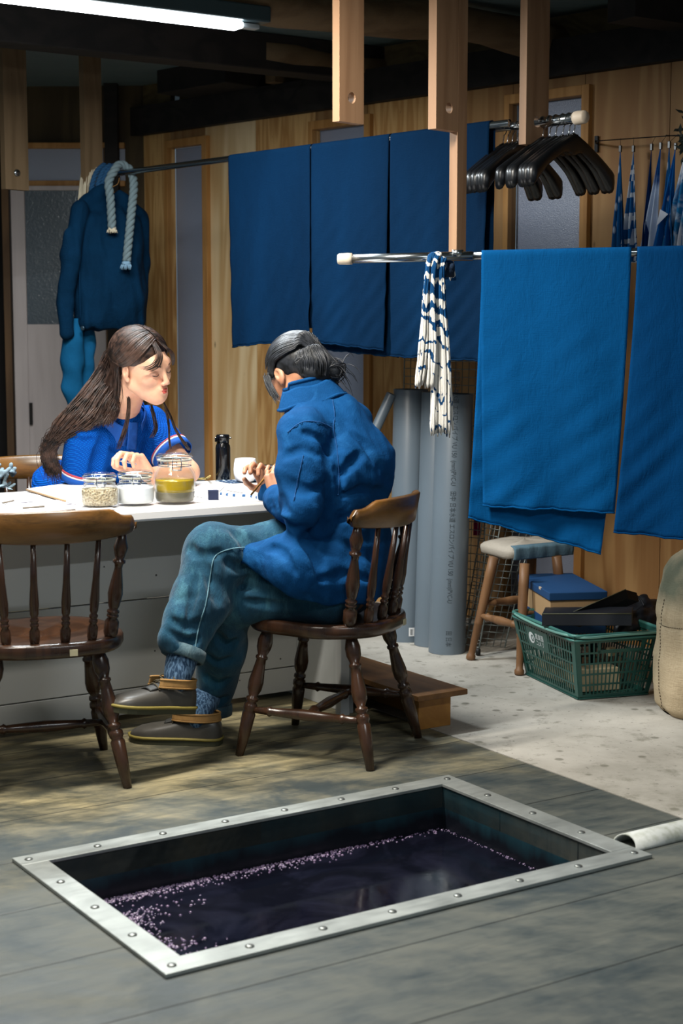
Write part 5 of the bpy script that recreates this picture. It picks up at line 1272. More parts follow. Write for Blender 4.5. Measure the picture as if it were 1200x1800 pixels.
# ================================================================ PEOPLE
def skin_mat(name, c1, c2):
    t = NT(name); n = t.noise(t.co(), 22, 4); t.set(base=t.mix(t.ramp(n, [(.35, 0.), (.7, 1.)]), c1, c2), rough=.48, spec=.4, sss=.12)
    t.b.inputs['Subsurface Radius'].default_value = (.012, .005, .003); t.bump(t.noise(t.co(), 500, 2), .06, .001); return t.m
M_skw = skin_mat('skin_fair', '#d9a98b', '#cf9880'); M_skm = skin_mat('skin_tanned', '#b07f62', '#9c6a50')
def basis(yaw_f, pitch, roll):          # forward unit xy, pitch down (rad), roll
    f0 = Vector((yaw_f[0], yaw_f[1], 0)).normalized(); up = Vector((0, 0, 1)); r = f0.cross(up)     # r = person's right
    f = f0*math.cos(pitch)-up*math.sin(pitch); u_ = up*math.cos(pitch)+f0*math.sin(pitch)
    r2 = r*math.cos(roll)+u_*math.sin(roll); u2 = u_*math.cos(roll)-r*math.sin(roll)
    return Matrix((r2, f, u2)).transposed()       # columns right, forward, up
def joinm(mes, name):
    vs, fs, o = [], [], 0
    for me in mes:
        n = len(me.vertices); co = np.empty(n*3); me.vertices.foreach_get('co', co); vs.append(co.reshape(-1, 3))
        fs += [tuple(i+o for i in p.vertices) for p in me.polygons]; o += n
    m = bpy.data.meshes.new(name); m.from_pydata(np.concatenate(vs).tolist(), [], fs); m.polygons.foreach_set('use_smooth', [True]*len(fs)); m.update(); return m
class Head:
    def __init__(s, c, M, k): s.c = Vector(c); s.M = M; s.k = k; s.R = np.array([[M[i][j] for j in range(3)] for i in range(3)])
    def w(s, x, y, z): return s.c+s.M @ (Vector((x, y, z))*s.k)
    def e(s, f, c, r, k=.01, sub=False, tilt=None):
        R = s.R
        if tilt is not None: R = R @ np.array(tilt)
        f.ell(s.w(*c), [q*s.k for q in r], R, k*s.k, sub)
    def cp(s, f, a, b, ra, rb, k=.01, sub=False): f.cap(s.w(*a), s.w(*b), ra*s.k, rb*s.k, k*s.k, sub)
    def field(s, h=.003, neck=None, fem=True):
        R_ = .16*s.k; f = Field([q-R_ for q in s.c], [q+R_ for q in s.c], h)
        s.e(f, (0, -.018, .030), (.073, .094, .083), .005)
        s.e(f, (0, .022, -.020), (.058, .065, .078), .03)
        s.e(f, (0, .052, -.070), (.034, .036, .034), .03)             # jaw
        for x in (-1, 1):
            s.cp(f, (x*.048, .0, -.056), (x*.018, .066, -.086), .016, .016, .03)
            s.e(f, (x*.036, .056, -.024), (.023, .024, .022), .022)   # cheeks
        s.e(f, (0, .068, -.094), (.019, .018, .016), .018)            # chin
        s.e(f, (0, .074, .028), (.045, .018, .020), .02)              # brow
        for x in (-1, 1):
            s.e(f, (x*.032, .100, .004), (.0175, .013, .0125), .010, True)
            s.e(f, (x*.031, .0735, .002), (.0150, .0135, .0125), .003)   # lowered lids
            s.cp(f, (x*.044, .076, .0225), (x*.016, .088, .021), .0045, .005, .008)
        s.cp(f, (0, .086, .012), (0, .1035, -.026), .0065, .0085, .010)
        s.e(f, (0, .1045, -.030), (.0095, .0085, .0080), .006)
        for x in (-1, 1): s.e(f, (x*.0115, .100, -.034), (.0068, .0082, .0062), .005)
        for x in (-1, 1): s.e(f, (x*.006, .103, -.0405), (.0028, .004, .003), .002, True)
        s.e(f, (0, .086, -.058), (.021, .014, .014), .012)            # mouth mound
        s.cp(f, (-.019, .0965, -.0600), (.019, .0965, -.0600), .0016, .0016, .003, True)
        for x in (-1, 1):                                             # ears
            t_ = Matrix.Rotation(-x*.30, 3, 'Z'); t2 = [[t_[i][j] for j in range(3)] for i in range(3)]
            s.e(f, (x*.0765, -.006, -.004), (.0070, .0175, .0290), .004, False, t2)
            s.e(f, (x*.0830, -.001, .001), (.0050, .0100, .0165), .004, True, t2)
            s.e(f, (x*.0745, .002, -.030), (.0060, .0085, .0095), .006)
            s.e(f, (x*.0800, .004, -.010), (.004, .005, .007), .003)
        if neck:
            for (a, b, ra, rb) in neck: f.cap(a, b, ra, rb, .015)
        return f
    def lips(s):
        f = Field([q-.04*s.k for q in s.w(0, .09, -.06)], [q+.04*s.k for q in s.w(0, .09, -.06)], .0014)
        for x in (-1, 1):
            s.cp(f, (x*.004, .0984, -.0552), (x*.0190, .0880, -.0588), .0045, .0016, .003)
            s.cp(f, (x*.003, .0974, -.0645), (x*.0170, .0875, -.0610), .0050, .0018, .004)
        s.cp(f, (-.017, .101, -.0598), (.017, .101, -.0598), .0006, .0006, .0015, True)
        return f.mesh('lips')
    def lash(s):
        mb = MB()
        for x in (-1, 1):
            mb.tube(cat([s.w(x*.0185, .0865, -.003), s.w(x*.025, .0880, -.0062), s.w(x*.033, .0875, -.0068), s.w(x*.0435, .0815, -.0038)], 12), [.0006*s.k]*2+[.0012*s.k]*8+[.0007*s.k]*2, 6)
        return mb
    def brow(s):
        mb = MB()
        for x in (-1, 1):
            mb.tube(cat([s.w(x*.013, .0925, .0215), s.w(x*.025, .0925, .0265), s.w(x*.037, .0850, .0275), s.w(x*.047, .0740, .0225)], 12), [.0014*s.k]+[.0024*s.k]*7+[.0018*s.k]*2+[.0008*s.k]*2, 6, sq=.5)
        return mb
def hand(f, wrist, dirv, palm_n, side, s=1.0, curl=(.5, .6, .7, .8), thumb=.5, spread=.16, k=.004):
    # dirv: wrist to knuckles, palm_n: the way the palm faces, side: +1 thumb on the cross(dir, palm) side
    d = Vector(dirv).normalized(); n = Vector(palm_n); n = (n-d*n.dot(d)).normalized(); x = d.cross(n).normalized()*side
    W = Vector(wrist); kn = []
    for i in range(4):
        o = (.030-.020*i)*s; kp = W+d*(.088-.006*abs(i-1))*s+x*o; kn.append(kp)
        f.cap(W+x*o*.55+d*.018*s, kp, .0145*s, .0105*s, .010*s)
    f.cap(W-d*.03*s, W+d*.02*s, .024*s, .022*s, .012*s, flat=(n, .75))
    L = [(.040, .025, .019), (.044, .028, .020), (.040, .026, .019), (.032, .020, .017)]
    for i in range(4):
        a = curl[i]; p = kn[i]; dd = (d+x*spread*(1-i*.66)).normalized(); ang = 0; r = (.0094, .0095, .0090, .0080)[i]*s
        for j, l in enumerate(L[i]):
            ang += a*(.9, 1.15, .8)[j]; v = dd*math.cos(ang)+n*math.sin(ang); q = p+v*l*s; f.cap(p, q, r, r*.90, .0025*s); p = q; r *= .92
    p = W+x*.022*s+d*.020*s+n*.006*s; q = p+(x*.75+d*.62+n*(.25+.2*thumb)).normalized()*.040*s; f.cap(p, q, .0135*s, .0110*s, .008*s)
    v = (x*(.45-.5*thumb)+d*.85+n*(.35+.5*thumb)).normalized(); q2 = q+v*.032*s; f.cap(q, q2, .0105*s, .0095*s, .003*s)
    v = (x*(.2-.7*thumb)+d*.85+n*(.35+.6*thumb)).normalized(); f.cap(q2, q2+v*.025*s, .0098*s, .0078*s, .003*s)
def raysurf(f, px, py, y0=4.2, y1=5.2):
    # first crossing of the field along the view ray
    prev = None
    for Y in np.arange(y0, y1, .004):
        p = P(px, py, Y); g = [(p[i]-f.o[i])/f.h for i in range(3)]; i_ = [int(round(q)) for q in g]
        if all(0 <= i_[k] < f.n[k] for k in range(3)) and f.a[i_[0], i_[1], i_[2]] < 0.003: return p
    return None
def crease(f, pix, r, y0=4.2, y1=5.2, k=.02, n=9, out=.25):
    cc = cat([Vector((x, y, 0)) for x, y in pix], n); pts = []
    for i, c in enumerate(cc):
        q = raysurf(f, c.x, c.y, y0, y1)
        if q: pts.append((q, r*math.sin(math.pi*(i+.7)/(n+.4))))
    for (a, ra), (b, rb) in zip(pts, pts[1:]):
        if (a-b).length < .12: f.cap(a+Vector((0, -ra*out, 0)), b+Vector((0, -rb*out, 0)), max(ra, .001), max(rb, .001), k, True)
def bbox(pts, m): return [min(p[i] for p in pts)-m for i in range(3)], [max(p[i] for p in pts)+m for i in range(3)]
def strand(mb, pts, n, r, nseg=5):
    c = cat(pts, n); m = len(c); mb.tube(c, [r*(.55+.45*min(1, i/4))*(1 if i < m*.65 else max(.12, 1-(i-m*.65)/(m*.35)*.9)) for i in range(m)], nseg, caps=False)
def hair_mat(name, dark, light, gloss=.34):
    t = NT(name); n = t.noise(t.co((1, 1, 1)), 55, 3); n2 = t.noise(t.co(), 9, 3); t.set(base=t.mix(t.ramp(t.math('ADD', t.math('MULTIPLY', n, .6), t.math('MULTIPLY', n2, .4)), [(.40, 0.), (.62, 1.)]), dark, light), rough=gloss, spec=.32)
    t.bump(t.noise(t.co(), 700, 2), .25, .002); return t.m

# ---------------------------------------------------------------- the man
F2 = Vector((-.922, .388, 0)); L2 = Vector((-.388, -.922, 0))
mp = Vector((-.016, 4.751, 0))
man = thing('person', 'person in worn blue jacket and jeans sitting cross-legged, dark hair tied back', 'person', (-.02, 4.75, 0), rzdir(F2))
pel = mp+ZV*.525; wai = mp+Vector((.030, .005, .68)); che = mp+Vector((.015, .025, .87)); upp = mp+Vector((-.030, .045, .995)); nek = Vector((-.085, 4.80, 1.085))
hc = P(520, 661, 4.845); Hm = Head(hc, basis((-.72, .70), math.radians(44), math.radians(-4)), .97)
shL = upp+L2*.165+Vector((-.005, 0, -.005)); shR = upp-L2*.165
elL = P(527, 893, 4.55); wrL = P(489, 878, 4.83); elR = shR+Vector((-.10, .03, -.26)); wrR = P(478, 868, 5.04)
hipL, hipR = pel+L2*.085, pel-L2*.085
knL = P(408, 1052, 4.70); anL = G(372, 1290); anL = Vector((anL.x, anL.y, .10))
knR = P(374, 972, 4.64); anR = P(318, 1190, 4.50)
# the body itself: one surface made of a fine head and hands and a coarser trunk
neckp = [(Hm.w(0, -.045, -.045), nek+Vector((.01, 0, -.03)), .054, .058)]
fh = Hm.field(.003, neckp)
fb = Field(*bbox([pel, nek, shL, shR, elL, elR, knL, knR, anL, anR, wrL, wrR], .12), .008)
fb.chain([pel, wai, che, upp], [.115, .105, .12, .095], .03); fb.cap(shL, shR, .055, .055, .03); fb.cap(upp, nek, .075, .055, .03)
for sh, el, wr in ((shL, elL, wrL), (shR, elR, wrR)): fb.chain([sh, el, wr], [.050, .040, .027], .015)
for hp, kn_, an in ((hipL, knL, anL), (hipR, knR, anR)): fb.chain([hp, kn_, an], [.085, .056, .029], .02)
hands = []
for wr, d, n_, sd_, crl in ((wrL, (-.10, .22, .95), (.25, .95, -.1), -1, (.75, .85, .95, 1.0)), (wrR, (-.3, -.15, .85), (-.4, -.9, .1), -1, (.7, .8, .85, .9))):
    fl, fu = bbox([wr], .16); f = Field(fl, fu, .0028); hand(f, wr, d, n_, sd_, .98, crl, .7); hands.append(f.mesh('h'))
obj('body', joinm([fh.mesh('h'), fb.mesh('b')]+hands, 'body'), M_skm, man)
M_hairm = hair_mat('hair_greying', '#08090b', '#2a2d33', .40)
f = Field([q-.15 for q in hc], [q+.15 for q in hc], .0035)
Hm.e(f, (0, -.022, .036), (.080, .101, .087), .005)
Hm.e(f, (0, -.076, -.042), (.060, .044, .060), .03)
Hm.e(f, (0, .10, -.055), (.075, .075, .085), .02, True)
for x in (-1, 1): Hm.e(f, (x*.078, .010, -.035), (.026, .030, .045), .012, True)
Hm.e(f, (0, -.02, -.100), (.07, .06, .045), .015, True)
bun = Hm.w(.0, -.128, .012)
bun = P(584, 652, 4.80); f.ell(bun, (.034, .034, .034), k=.02)
mb = MB(); rs = random.Random(21)
def onskull(x, y, z, g=1.0):        # push a direction out to the hair surface
    v = Vector((x, y+.022, z-.036)); L = math.sqrt((v.x/.085)**2+(v.y/.106)**2+(v.z/.092)**2); return Hm.w(v.x/L*g, v.y/L*g-.022, v.z/L*g+.036)
def onskull_v(v, g=1.0): return onskull(v.x, v.y, v.z, g)
for i in range(900):
    a = rs.uniform(-1.55, 1.55); y0 = .085-.050*abs(a)/1.45+rs.uniform(-.012, .012); A = Vector((math.sin(a)*.085, y0, .036+math.cos(a)*.085-.03*(abs(a) > 1.2)))
    B = Vector((math.sin(a)*.035, -.125, .015+.03*math.cos(a))); mid = Vector((math.sin(a)*.092, -.03, .03+math.cos(a)*.09)); g_ = rs.uniform(1.0, 1.045)
    tgt = bun+Vector((rs.gauss(0, .012), rs.gauss(0, .014), rs.gauss(0, .012)))
    pts = [onskull_v(lerp(A, mid, q), 1.0+(g_-1)*q) for q in (0, .35, .7, 1)]+[onskull_v(lerp(mid, B, q), g_) for q in (.33, .66, .95)]+[tgt]
    strand(mb, pts, 26, rs.uniform(.0013, .0027))
for i in range(420):                # nape, swept up and back
    a = rs.uniform(-1.25, 1.25); c_, n_ = math.cos(a), math.sin(a); j = rs.uniform(-.006, .006); tgt = bun+Vector((rs.gauss(0, .013), rs.gauss(0, .013), rs.gauss(0, .013)))
    zb_ = -.088+.040*abs(n_)**2+rs.uniform(-.006, .01)
    pts = [Hm.w(n_*.066, -.050-.052*c_, zb_), Hm.w(n_*.072, -.062-.064*c_+j, zb_+.030), Hm.w(n_*.070, -.064-.067*c_+j, -.020), Hm.w(n_*.052, -.085-.052*c_, .002), tgt]
    strand(mb, pts, 18, rs.uniform(.0014, .0026))
for i in range(120):                # bun and loose wisps
    a0 = rs.uniform(0, 6.28); r0 = rs.uniform(.018, .036); ax = Vector((rs.gauss(0, 1), rs.gauss(0, 1), rs.gauss(0, 1))).normalized(); e1 = ax.orthogonal().normalized(); e2 = ax.cross(e1)
    strand(mb, [bun+(e1*math.cos(a0+q)+e2*math.sin(a0+q))*r0*(1+.12*q*(i % 3 == 0)) for q in (0, .8, 1.6, 2.4, 3.2)], 14, rs.uniform(.0014, .0026))
for i in range(26):
    p = bun+Vector((rs.uniform(-.02, .03), rs.uniform(-.02, .02), rs.uniform(-.03, .02))); d = Vector((rs.uniform(-.1, .9), rs.uniform(-.5, .3), rs.uniform(-.9, .5))).normalized()
    strand(mb, [p, p+d*.025+ZV*.006, p+d*.05-ZV*.004, p+d*.065-ZV*rs.uniform(.01, .03)], 10, .0011)
for i in range(26):                 # sidelock in front of the ear
    x = 1 if False else -1
    for x in (-1,):
        p = Hm.w(x*.078, .034+rs.uniform(-.008, .02), .03+rs.uniform(-.01, .02)); strand(mb, [p, p+Hm.M @ Vector((x*.004, .006, -.03)), p+Hm.M @ Vector((x*.002, .010, -.06)), p+Hm.M @ Vector((0, .012, -.085+rs.uniform(-.01, .02)))], 10, .0020)
obj('hair', joinm([f.mesh('h'), mb.mesh('s')], 'hair'), M_hairm, man)

# jacket
t = NT('worn_indigo_jacket'); n = t.noise(t.co((1, 1, .6)), 6, 5, .62); n2 = t.noise(t.co(), 17, 5, .65, .5); sc_ = t.noise(t.co((1, 1, .1)), 420, 2)
base = t.mix(t.ramp(n, [(.35, 0.), (.68, 1.)]), '#05325c', '#0b4173'); base = t.mix(t.ramp(n2, [(.55, 0.), (.72, .55)]), base, '#1d568a'); base = t.mix(t.math('MULTIPLY', sc_, .25), base, '#1b588f')
t.set(base=base, rough=.85, spec=.08); t.bump(t.math('ADD', t.math('MULTIPLY', n2, 1.4), t.math('MULTIPLY', sc_, .5)), .45, .006); M_jm = t.m
jl, jh = bbox([pel-ZV*.12, nek+ZV*.06, shL, shR, elL, elR, wrL, wrR, P(425, 1000, 4.5), P(720, 1060, 4.8)], .10)
f = Field(jl, jh, .0058)
bk_ = Vector((.922, -.388, 0))
f.cap(pel-ZV*.02+bk_*.015, wai-bk_*.005, .130, .126, .03, flat=(L2, 1.3)); f.cap(wai-bk_*.005, che+bk_*.0, .126, .142, .03, flat=(L2, 1.2)); f.cap(che+bk_*.0, upp+ZV*.0, .150, .105, .04, flat=(L2, 1.25))
f.cap(upp+bk_*.05-ZV*.02, che+bk_*.06, .080, .085, .06)
f.cap(shL+ZV*.0, shR, .070, .070, .045); f.cap(upp, nek, .105, .072, .05)
f.chain([shL+Vector((0, 0, -.01)), lerp(shL, elL, .5)+Vector((-.006, -.004, 0)), elL], [.072, .070, .064], .022); f.chain([elL, lerp(elL, wrL, .6), wrL], [.064, .056, .046], .02)
f.chain([shR, elR, wrR], [.070, .062, .046], .022)
# skirt of the jacket over hip and near thigh, with its front corner over the lap
f.cap(hipL+bk_*.03+ZV*.02, P(520, 1000, 4.56), .120, .092, .05); f.cap(P(520, 985, 4.60), P(452, 985, 4.62), .085, .055, .05)
f.cap(pel+bk_*.045-ZV*.02, pel+bk_*.055+ZV*.1, .092, .088, .05)
# cut the hem
def plane(f, p, n_, box_lo, box_hi, k=.006):
    n_ = Vector(n_).normalized(); p = Vector(p); f.comb(box_lo, box_hi, lambda x, y, z: -((x-p.x)*n_.x+(y-p.y)*n_.y+(z-p.z)*n_.z), k, True)
hcl = (P(424, 1000, 4.5).x, P(575, 1060, 4.5).x)
f.comb(jl, (jh[0], jh[1], P(424, 1000, 4.5).z), lambda x, y, z: z-(.482+.115*np.clip((hcl[1]-x)/(hcl[1]-hcl[0]), 0, 1)**1.25+.004*np.sin(x*60)), .005, True)
# deep folds
for pix, r in (([(586, 752), (594, 800), (598, 850), (592, 905)], .011), ([(600, 835), (618, 812), (634, 798)], .012), ([(596, 872), (640, 862), (680, 870)], .010), ([(540, 945), (580, 925), (605, 895)], .016), ([(480, 905), (505, 925), (540, 930)], .007),
               ([(500, 800), (530, 790), (560, 800)], .006), ([(510, 850), (540, 862), (570, 850)], .007), ([(470, 960), (500, 975), (520, 1010)], .010), ([(530, 950), (560, 985), (566, 1020)], .012), ([(600, 950), (640, 975), (700, 980)], .009), ([(560, 1020), (610, 1010), (650, 1020)], .009),
               ([(590, 915), (640, 900), (690, 905)], .008), ([(620, 760), (650, 790), (690, 850)], .007), ([(470, 885), (490, 880), (500, 890)], .006), ([(474, 895), (492, 893), (506, 902)], .006), ([(530, 760), (560, 772), (580, 800)], .006)):
    crease(f, pix, r, 4.1, 5.1)
f.warp(.010, 24, 11); f.warp(.005, 55, 12)
obj('jacket', f.mesh('jacket'), M_jm, man)
# collar standing round the neck
mb = MB(); cN = lerp(nek, Hm.w(0, -.05, -.07), .30); ax_ = (Hm.w(0, -.04, -.05)-nek).normalized(); e1 = (L2-ax_*L2.dot(ax_)).normalized(); e2 = ax_.cross(e1)
if e2.dot(bk_) < 0: e2 = -e2
def colf(s_, q):
    q = q*1.25
    a = math.radians(-148+296*s_); rr_ = .070+.012*(1-q)+.012*math.sin(q*3.14)*0; p = nek-ax_*.030+e2*(math.cos(a)*rr_*1.10)+e1*(math.sin(a)*rr_*1.0)+ax_*(q*(.070-.012*(abs(a) > 2)))
    return p-e2*.012
mb.grid(colf, 48, 8); mb.tube([colf(i/40, 1.0) for i in range(41)], .0045, 8)
def colo(s_, q):
    a = math.radians(-140+280*s_); rr_ = .074+.026*q; return nek-ax_*.030+e2*(math.cos(a)*rr_*1.10)+e1*(math.sin(a)*rr_)+ax_*(.070-.052*q+.003*math.sin(s_*25))-e2*.012
mb.grid(colo, 48, 8); mb.tube([colo(i/40, 1.0) for i in range(41)], .004, 8); obj('collar', mb, M_jm, man, solid=.004)
mb = MB(); M_st = plain('faded_seam', '#0f4479', .9, var=.3, nscale=40)
for path in ([(584, 702), (588, 730), (586, 752), (592, 790), (596, 840), (594, 870)], [(505, 760), (530, 742), (560, 742), (584, 752)], [(533, 800), (524, 840), (516, 880)]):
    pts = [q for q in (raysurf(f, x, y) for x, y in [tuple(a) for a in cat([Vector((x, y, 0)) for x, y in path], 26) for a in [(a.x, a.y)]]) if q]
    if len(pts) > 3: mb.tube([p+Vector((0, -.001, 0)) for p in pts], .0014, 5)
obj('seams', mb, M_st, man)
jacket_f = f
# cuffs
for el, wr in ((elL, wrL), (elR, wrR)):
    d = (wr-el).normalized(); mb = MB(); mb.lathe([(.044, -.03), (.047, 0), (.0475, .018), (.044, .022), (.036, .018)], wr-d*.012, d, 24, True, False); obj('cuff', mb, M_jm, man, solid=.003)

# jeans
M_dn = denim('washed_jeans', '#08293f', '#15455f', '#41707f')
lo, hi = bbox([hipL, hipR, knL, knR, anL, anR], .14); f = Field(lo, hi, .0058)
f.cap(hipL, hipR, .115, .115, .03)
f.chain([hipL-ZV*.015, lerp(hipL, knL, .5)+ZV*-.004, knL], [.098, .092, .080], .025); f.chain([knL, lerp(knL, anL, .45), anL+ZV*.02], [.080, .070, .064], .03)
f.chain([hipR+ZV*.02, lerp(hipR, knR, .55)+ZV*.035, knR], [.098, .092, .086], .025)
s1 = P(350, 1062, 4.58); s2 = P(322, 1150, 4.52); f.chain([knR, s1, s2], [.086, .083, .056], .03)
f.cap(P(318, 1095, 4.52), P(300, 1120, 4.50), .045, .03, .04)
plane(f, s2+(s2-s1).normalized()*.012, (s2-s1), [q-.11 for q in s2], [q+.11 for q in s2], .003) if False else None
dS = (s2-s1).normalized(); f.comb([q-.075 for q in (s2+dS*.075)], [q+.075 for q in (s2+dS*.075)], lambda x, y, z: -((x-s2.x)*dS.x+(y-s2.y)*dS.y+(z-s2.z)*dS.z-.012), .004, True)
f.comb((lo[0], lo[1], lo[2]), (hi[0], hi[1], .072), lambda x, y, z: z-.066, .004, True)
for pix, r in (([(395, 985), (425, 1000), (455, 990)], .013), ([(352, 985), (372, 1020), (385, 1060)], .009), ([(300, 1088), (330, 1102), (350, 1095)], .010), ([(296, 1110), (325, 1128), (348, 1125)], .009), ([(330, 960), (350, 975), (390, 972)], .007), ([(440, 945), (460, 970), (470, 990)], .010), ([(410, 935), (430, 955), (440, 975)], .007),
               ([(345, 1010), (338, 1050), (330, 1090)], .006), ([(380, 1115), (395, 1135), (412, 1130)], .012), ([(365, 1150), (385, 1165), (405, 1160)], .009), ([(362, 1190), (382, 1205), (400, 1195)], .009), ([(360, 1225), (380, 1238), (398, 1228)], .009), ([(430, 1055), (480, 1062), (560, 1060)], .007), ([(420, 1030), (460, 1038), (520, 1045)], .008)):
    crease(f, pix, r, 4.1, 5.1)
f.warp(.010, 28, 31); f.warp(.005, 60, 32)
obj('jeans', f.mesh('jeans'), M_dn, man)
# the pale felled seam down the crossed leg
mb = MB(); pts = [q for q in (raysurf(f, x, y) for x, y in [(a.x, a.y) for a in cat([Vector((*q, 0)) for q in ((440, 962), (405, 965), (378, 978), (370, 1010), (362, 1060), (350, 1100), (342, 1145))], 40)]) if q]
if len(pts) > 3: mb.tube([p+Vector((0, -.0015, 0)) for p in pts], .0019, 5)
obj('outer_seam', mb, plain('pale_seam', '#5a7d8a', .9, var=.3, nscale=60), man)
# rolled cuffs
M_cf = denim('cuff_inside', '#203a4a', '#37535f', '#6b8288')
for c, d, r in ((s2, dS, .061), (Vector((anL.x, anL.y, .076)), Vector((0, 0, -1)), .062)):
    mb = MB(); mb.lathe([(r*.97, -.022), (r*1.06, -.020), (r*1.08, -.004), (r*1.05, .012), (r*.96, .014), (r*.93, 0)], c, d, 28, True, False); obj('rolled_cuff', mb, M_cf, man, solid=.002)
# socks and duck boots
def boot(heel, toe, lift=0.0, sock_to=None, label=None):
    heel, toe = Vector(heel), Vector(toe); y = (toe-heel).normalized(); L = (toe-heel).length; x = y.cross(ZV).normalized(); z = x.cross(y).normalized()
    def W(a, b, c): return heel+x*a+y*b*L+z*c
    e = obj('boot', MB(), plain('boot_rubber_%d' % int(lift*1000), '#363532', .42, var=.2, spec=.5), man) if False else None
    secs = [(-.012, .010, .050), (.0, .022, .066), (.03, .032, .080), (.12, .037, .088), (.25, .037, .090), (.38, .038, .082), (.52, .043, .068), (.66, .049, .060), (.80, .050, .052), (.90, .043, .045), (.97, .028, .034), (1.0, .010, .022)]
    mb = MB(); vs = []; m = 18
    for b, w_, h_ in secs:
        for k in range(m):
            a = math.pi*k/(m-1); ca, sa_ = math.cos(a), math.sin(a); vs.append(W(w_*math.copysign(abs(ca)**.7, ca), b, .018+(h_-.018)*abs(sa_)**.6))
    n = len(secs); mb.add(vs, [(i*m+k, i*m+k+1, (i+1)*m+k+1, (i+1)*m+k) for i in range(n-1) for k in range(m-1)]+[tuple(range(m)), tuple((n-1)*m+k for k in range(m))])
    up_ = obj('boot', mb, M_rub, man, label='dark rubber duck boot')
    def par(nm, mb_, mt): o = obj(nm, mb_, mt, man); mw = o.data; o.parent = up_; return o
    # sole outline
    def out(g, z0):
        pts = []
        for b, w_, h_ in secs: pts.append(W((w_+g)*.98, b if 0 < b < 1 else b, z0))
        r = [W(-(w_+g)*.98, b, z0) for b, w_, h_ in secs]; return pts+[W(0, 1.02, z0)]+r[::-1]+[W(0, -.015, z0)]
    mb = MB(); o_ = out(.004, 0.0); mb.prism([p+z*.0 for p in o_], z*.016); par('sole', mb, M_sole)
    mb = MB(); mb.tube([p+z*.019 for p in out(.0035, 0.0)], .0048, 6, closed=True, up0=z); par('sole_welt', mb, M_welt)
    mb = MB()                                      # tan leather collar strip
    def colr(s_, q):
        a = math.pi*(-.78+1.56*s_)-math.pi/2; return W(math.cos(a)*.043*(1-.04*q), .24+math.sin(a)*.24*(1-.03*q)*(1.45 if math.sin(a) > 0 else 1), .076+.022*q)
    mb.grid(colr, 30, 4); mb.tube([colr(i/30, 1) for i in range(31)], .0022, 6); mb.tube([colr(i/30, 0) for i in range(31)], .0018, 6); o = obj('leather_collar', mb, M_tan, man, solid=.003); o.parent = up_
    mb = MB(); mb.grid(lambda s_, q: W((s_-.5)*.045, .40+.20*q, .080-.018*q+.006*(1-(2*s_-1)**2)), 10, 8); o = obj('tongue', mb, M_rub2, man, solid=.004); o.parent = up_
    mb = MB()
    for k in range(3):
        b = .38+.06*k; mb.tube(cat([W(-.030, b, .080-.006*k), W(-.01, b+.01, .093-.006*k), W(.01, b+.01, .093-.006*k), W(.030, b, .080-.006*k)], 10), .0022, 6)
    mb.tube(cat([W(0, .37, .096), W(.022, .33, .108), W(.036, .36, .100), W(.008, .38, .095)], 12), .0020, 6); mb.tube(cat([W(0, .37, .096), W(-.022, .33, .106), W(-.036, .37, .098), W(-.008, .38, .095)], 12), .0020, 6)
    mb.tube(cat([W(0, .37, .096), W(.03, .44, .085), W(.042, .46, .062)], 8), .0020, 6); o = obj('laces', mb, M_lace, man); o.parent = up_
    if sock_to is not None:
        mb = MB(); mb.tube(cat([W(0, .25, .05), W(0, .23, .10), Vector(sock_to)], 10), [.028, .031, .033, .035, .038, .041, .044, .046, .047, .048], 18); obj('sock', mb, M_sock, man)
    return up_
M_rub = plain('duck_boot_rubber', '#403d38', .40, var=.25, nscale=30, spec=.5); M_rub2 = plain('boot_leather_dark', '#2c2c2a', .6, var=.2); M_sole = plain('sole_dark_olive', '#3a3a28', .6, var=.2); M_welt = plain('welt_yellow', '#7d7034', .6, var=.2, nscale=40)
M_tan = plain('tan_leather', '#95703f', .7, var=.3, nscale=60); M_lace = plain('raw_lace', '#4f4632', .8)
t = NT('marled_sock'); n = t.noise(t.co((1, 1, .3)), 160, 3); t.set(base=t.mix(t.ramp(n, [(.42, 0.), (.6, 1.)]), '#16334f', '#5a7896'), rough=.95); t.bump(n, .6, .003); M_sock = t.m
hz = P(335, 1252, 4.52); tz_ = P(193, 1250, 4.34); boot(hz, tz_, .1, sock_to=lerp(s2, anR, -.05))
gh, gt = G(388, 1308), G(230, 1300); boot(gh+ZV*.001, gt+ZV*.001, .0, sock_to=Vector((anL.x, anL.y, .15)))
# dark glove-like wrap on the working hand is left bare; pen
mb = MB(); q = wrL+Vector((-.03, .05, .075)); mb.tube([q+Vector((.02, .0, .03)), q+Vector((-.06, .04, -.07))], .0035, 8); tag(obj('pencil', mb, M_frame), 'thin pencil held in the hand of the person in the jacket', 'pencil')
# ---------------------------------------------------------------- the woman
wk = 1.045
a_ = math.radians(55); wf = Vector((math.sin(a_), -math.cos(a_), 0)); wr_ = wf.cross(ZV)
wc = P(251.5, 643.5, 5.36); Hw = Head(wc, basis(wf, math.radians(13), math.radians(-11)), wk)
wom = thing('person', 'person with long brown hair and bright blue knit polo shirt, looking down', 'person', (-1.02, 5.86, 0), rzdir((.25, -.97)))
nb = P(219, 716, 5.49); upw = P(210, 747, 5.56); chw = P(200, 806, 5.66); waw = P(165, 880, 5.78); pew = P(130, 975, 5.86); pew.z = .52
sL = P(262, 752, 5.64); sR = P(158, 768, 5.50)     # image right / image left shoulders
eL = P(330, 846, 5.53); eL.z = TT+.050; wLh = P(262, 836, 5.34); wLh.z = max(wLh.z, TT+.035)
eR = P(140, 880, 5.56); wRh = Vector((eR.x+.16, eR.y-.02, eR.z-.03)); wRh = Vector((-.80, 5.72, .66))
fh = Hw.field(.0028, [(Hw.w(0, -.035, -.045), nb, .050*wk, .052*wk)])
fb = Field(*bbox([nb, upw, chw, waw, pew, sL, sR, eL, eR, wLh, wRh], .12), .007)
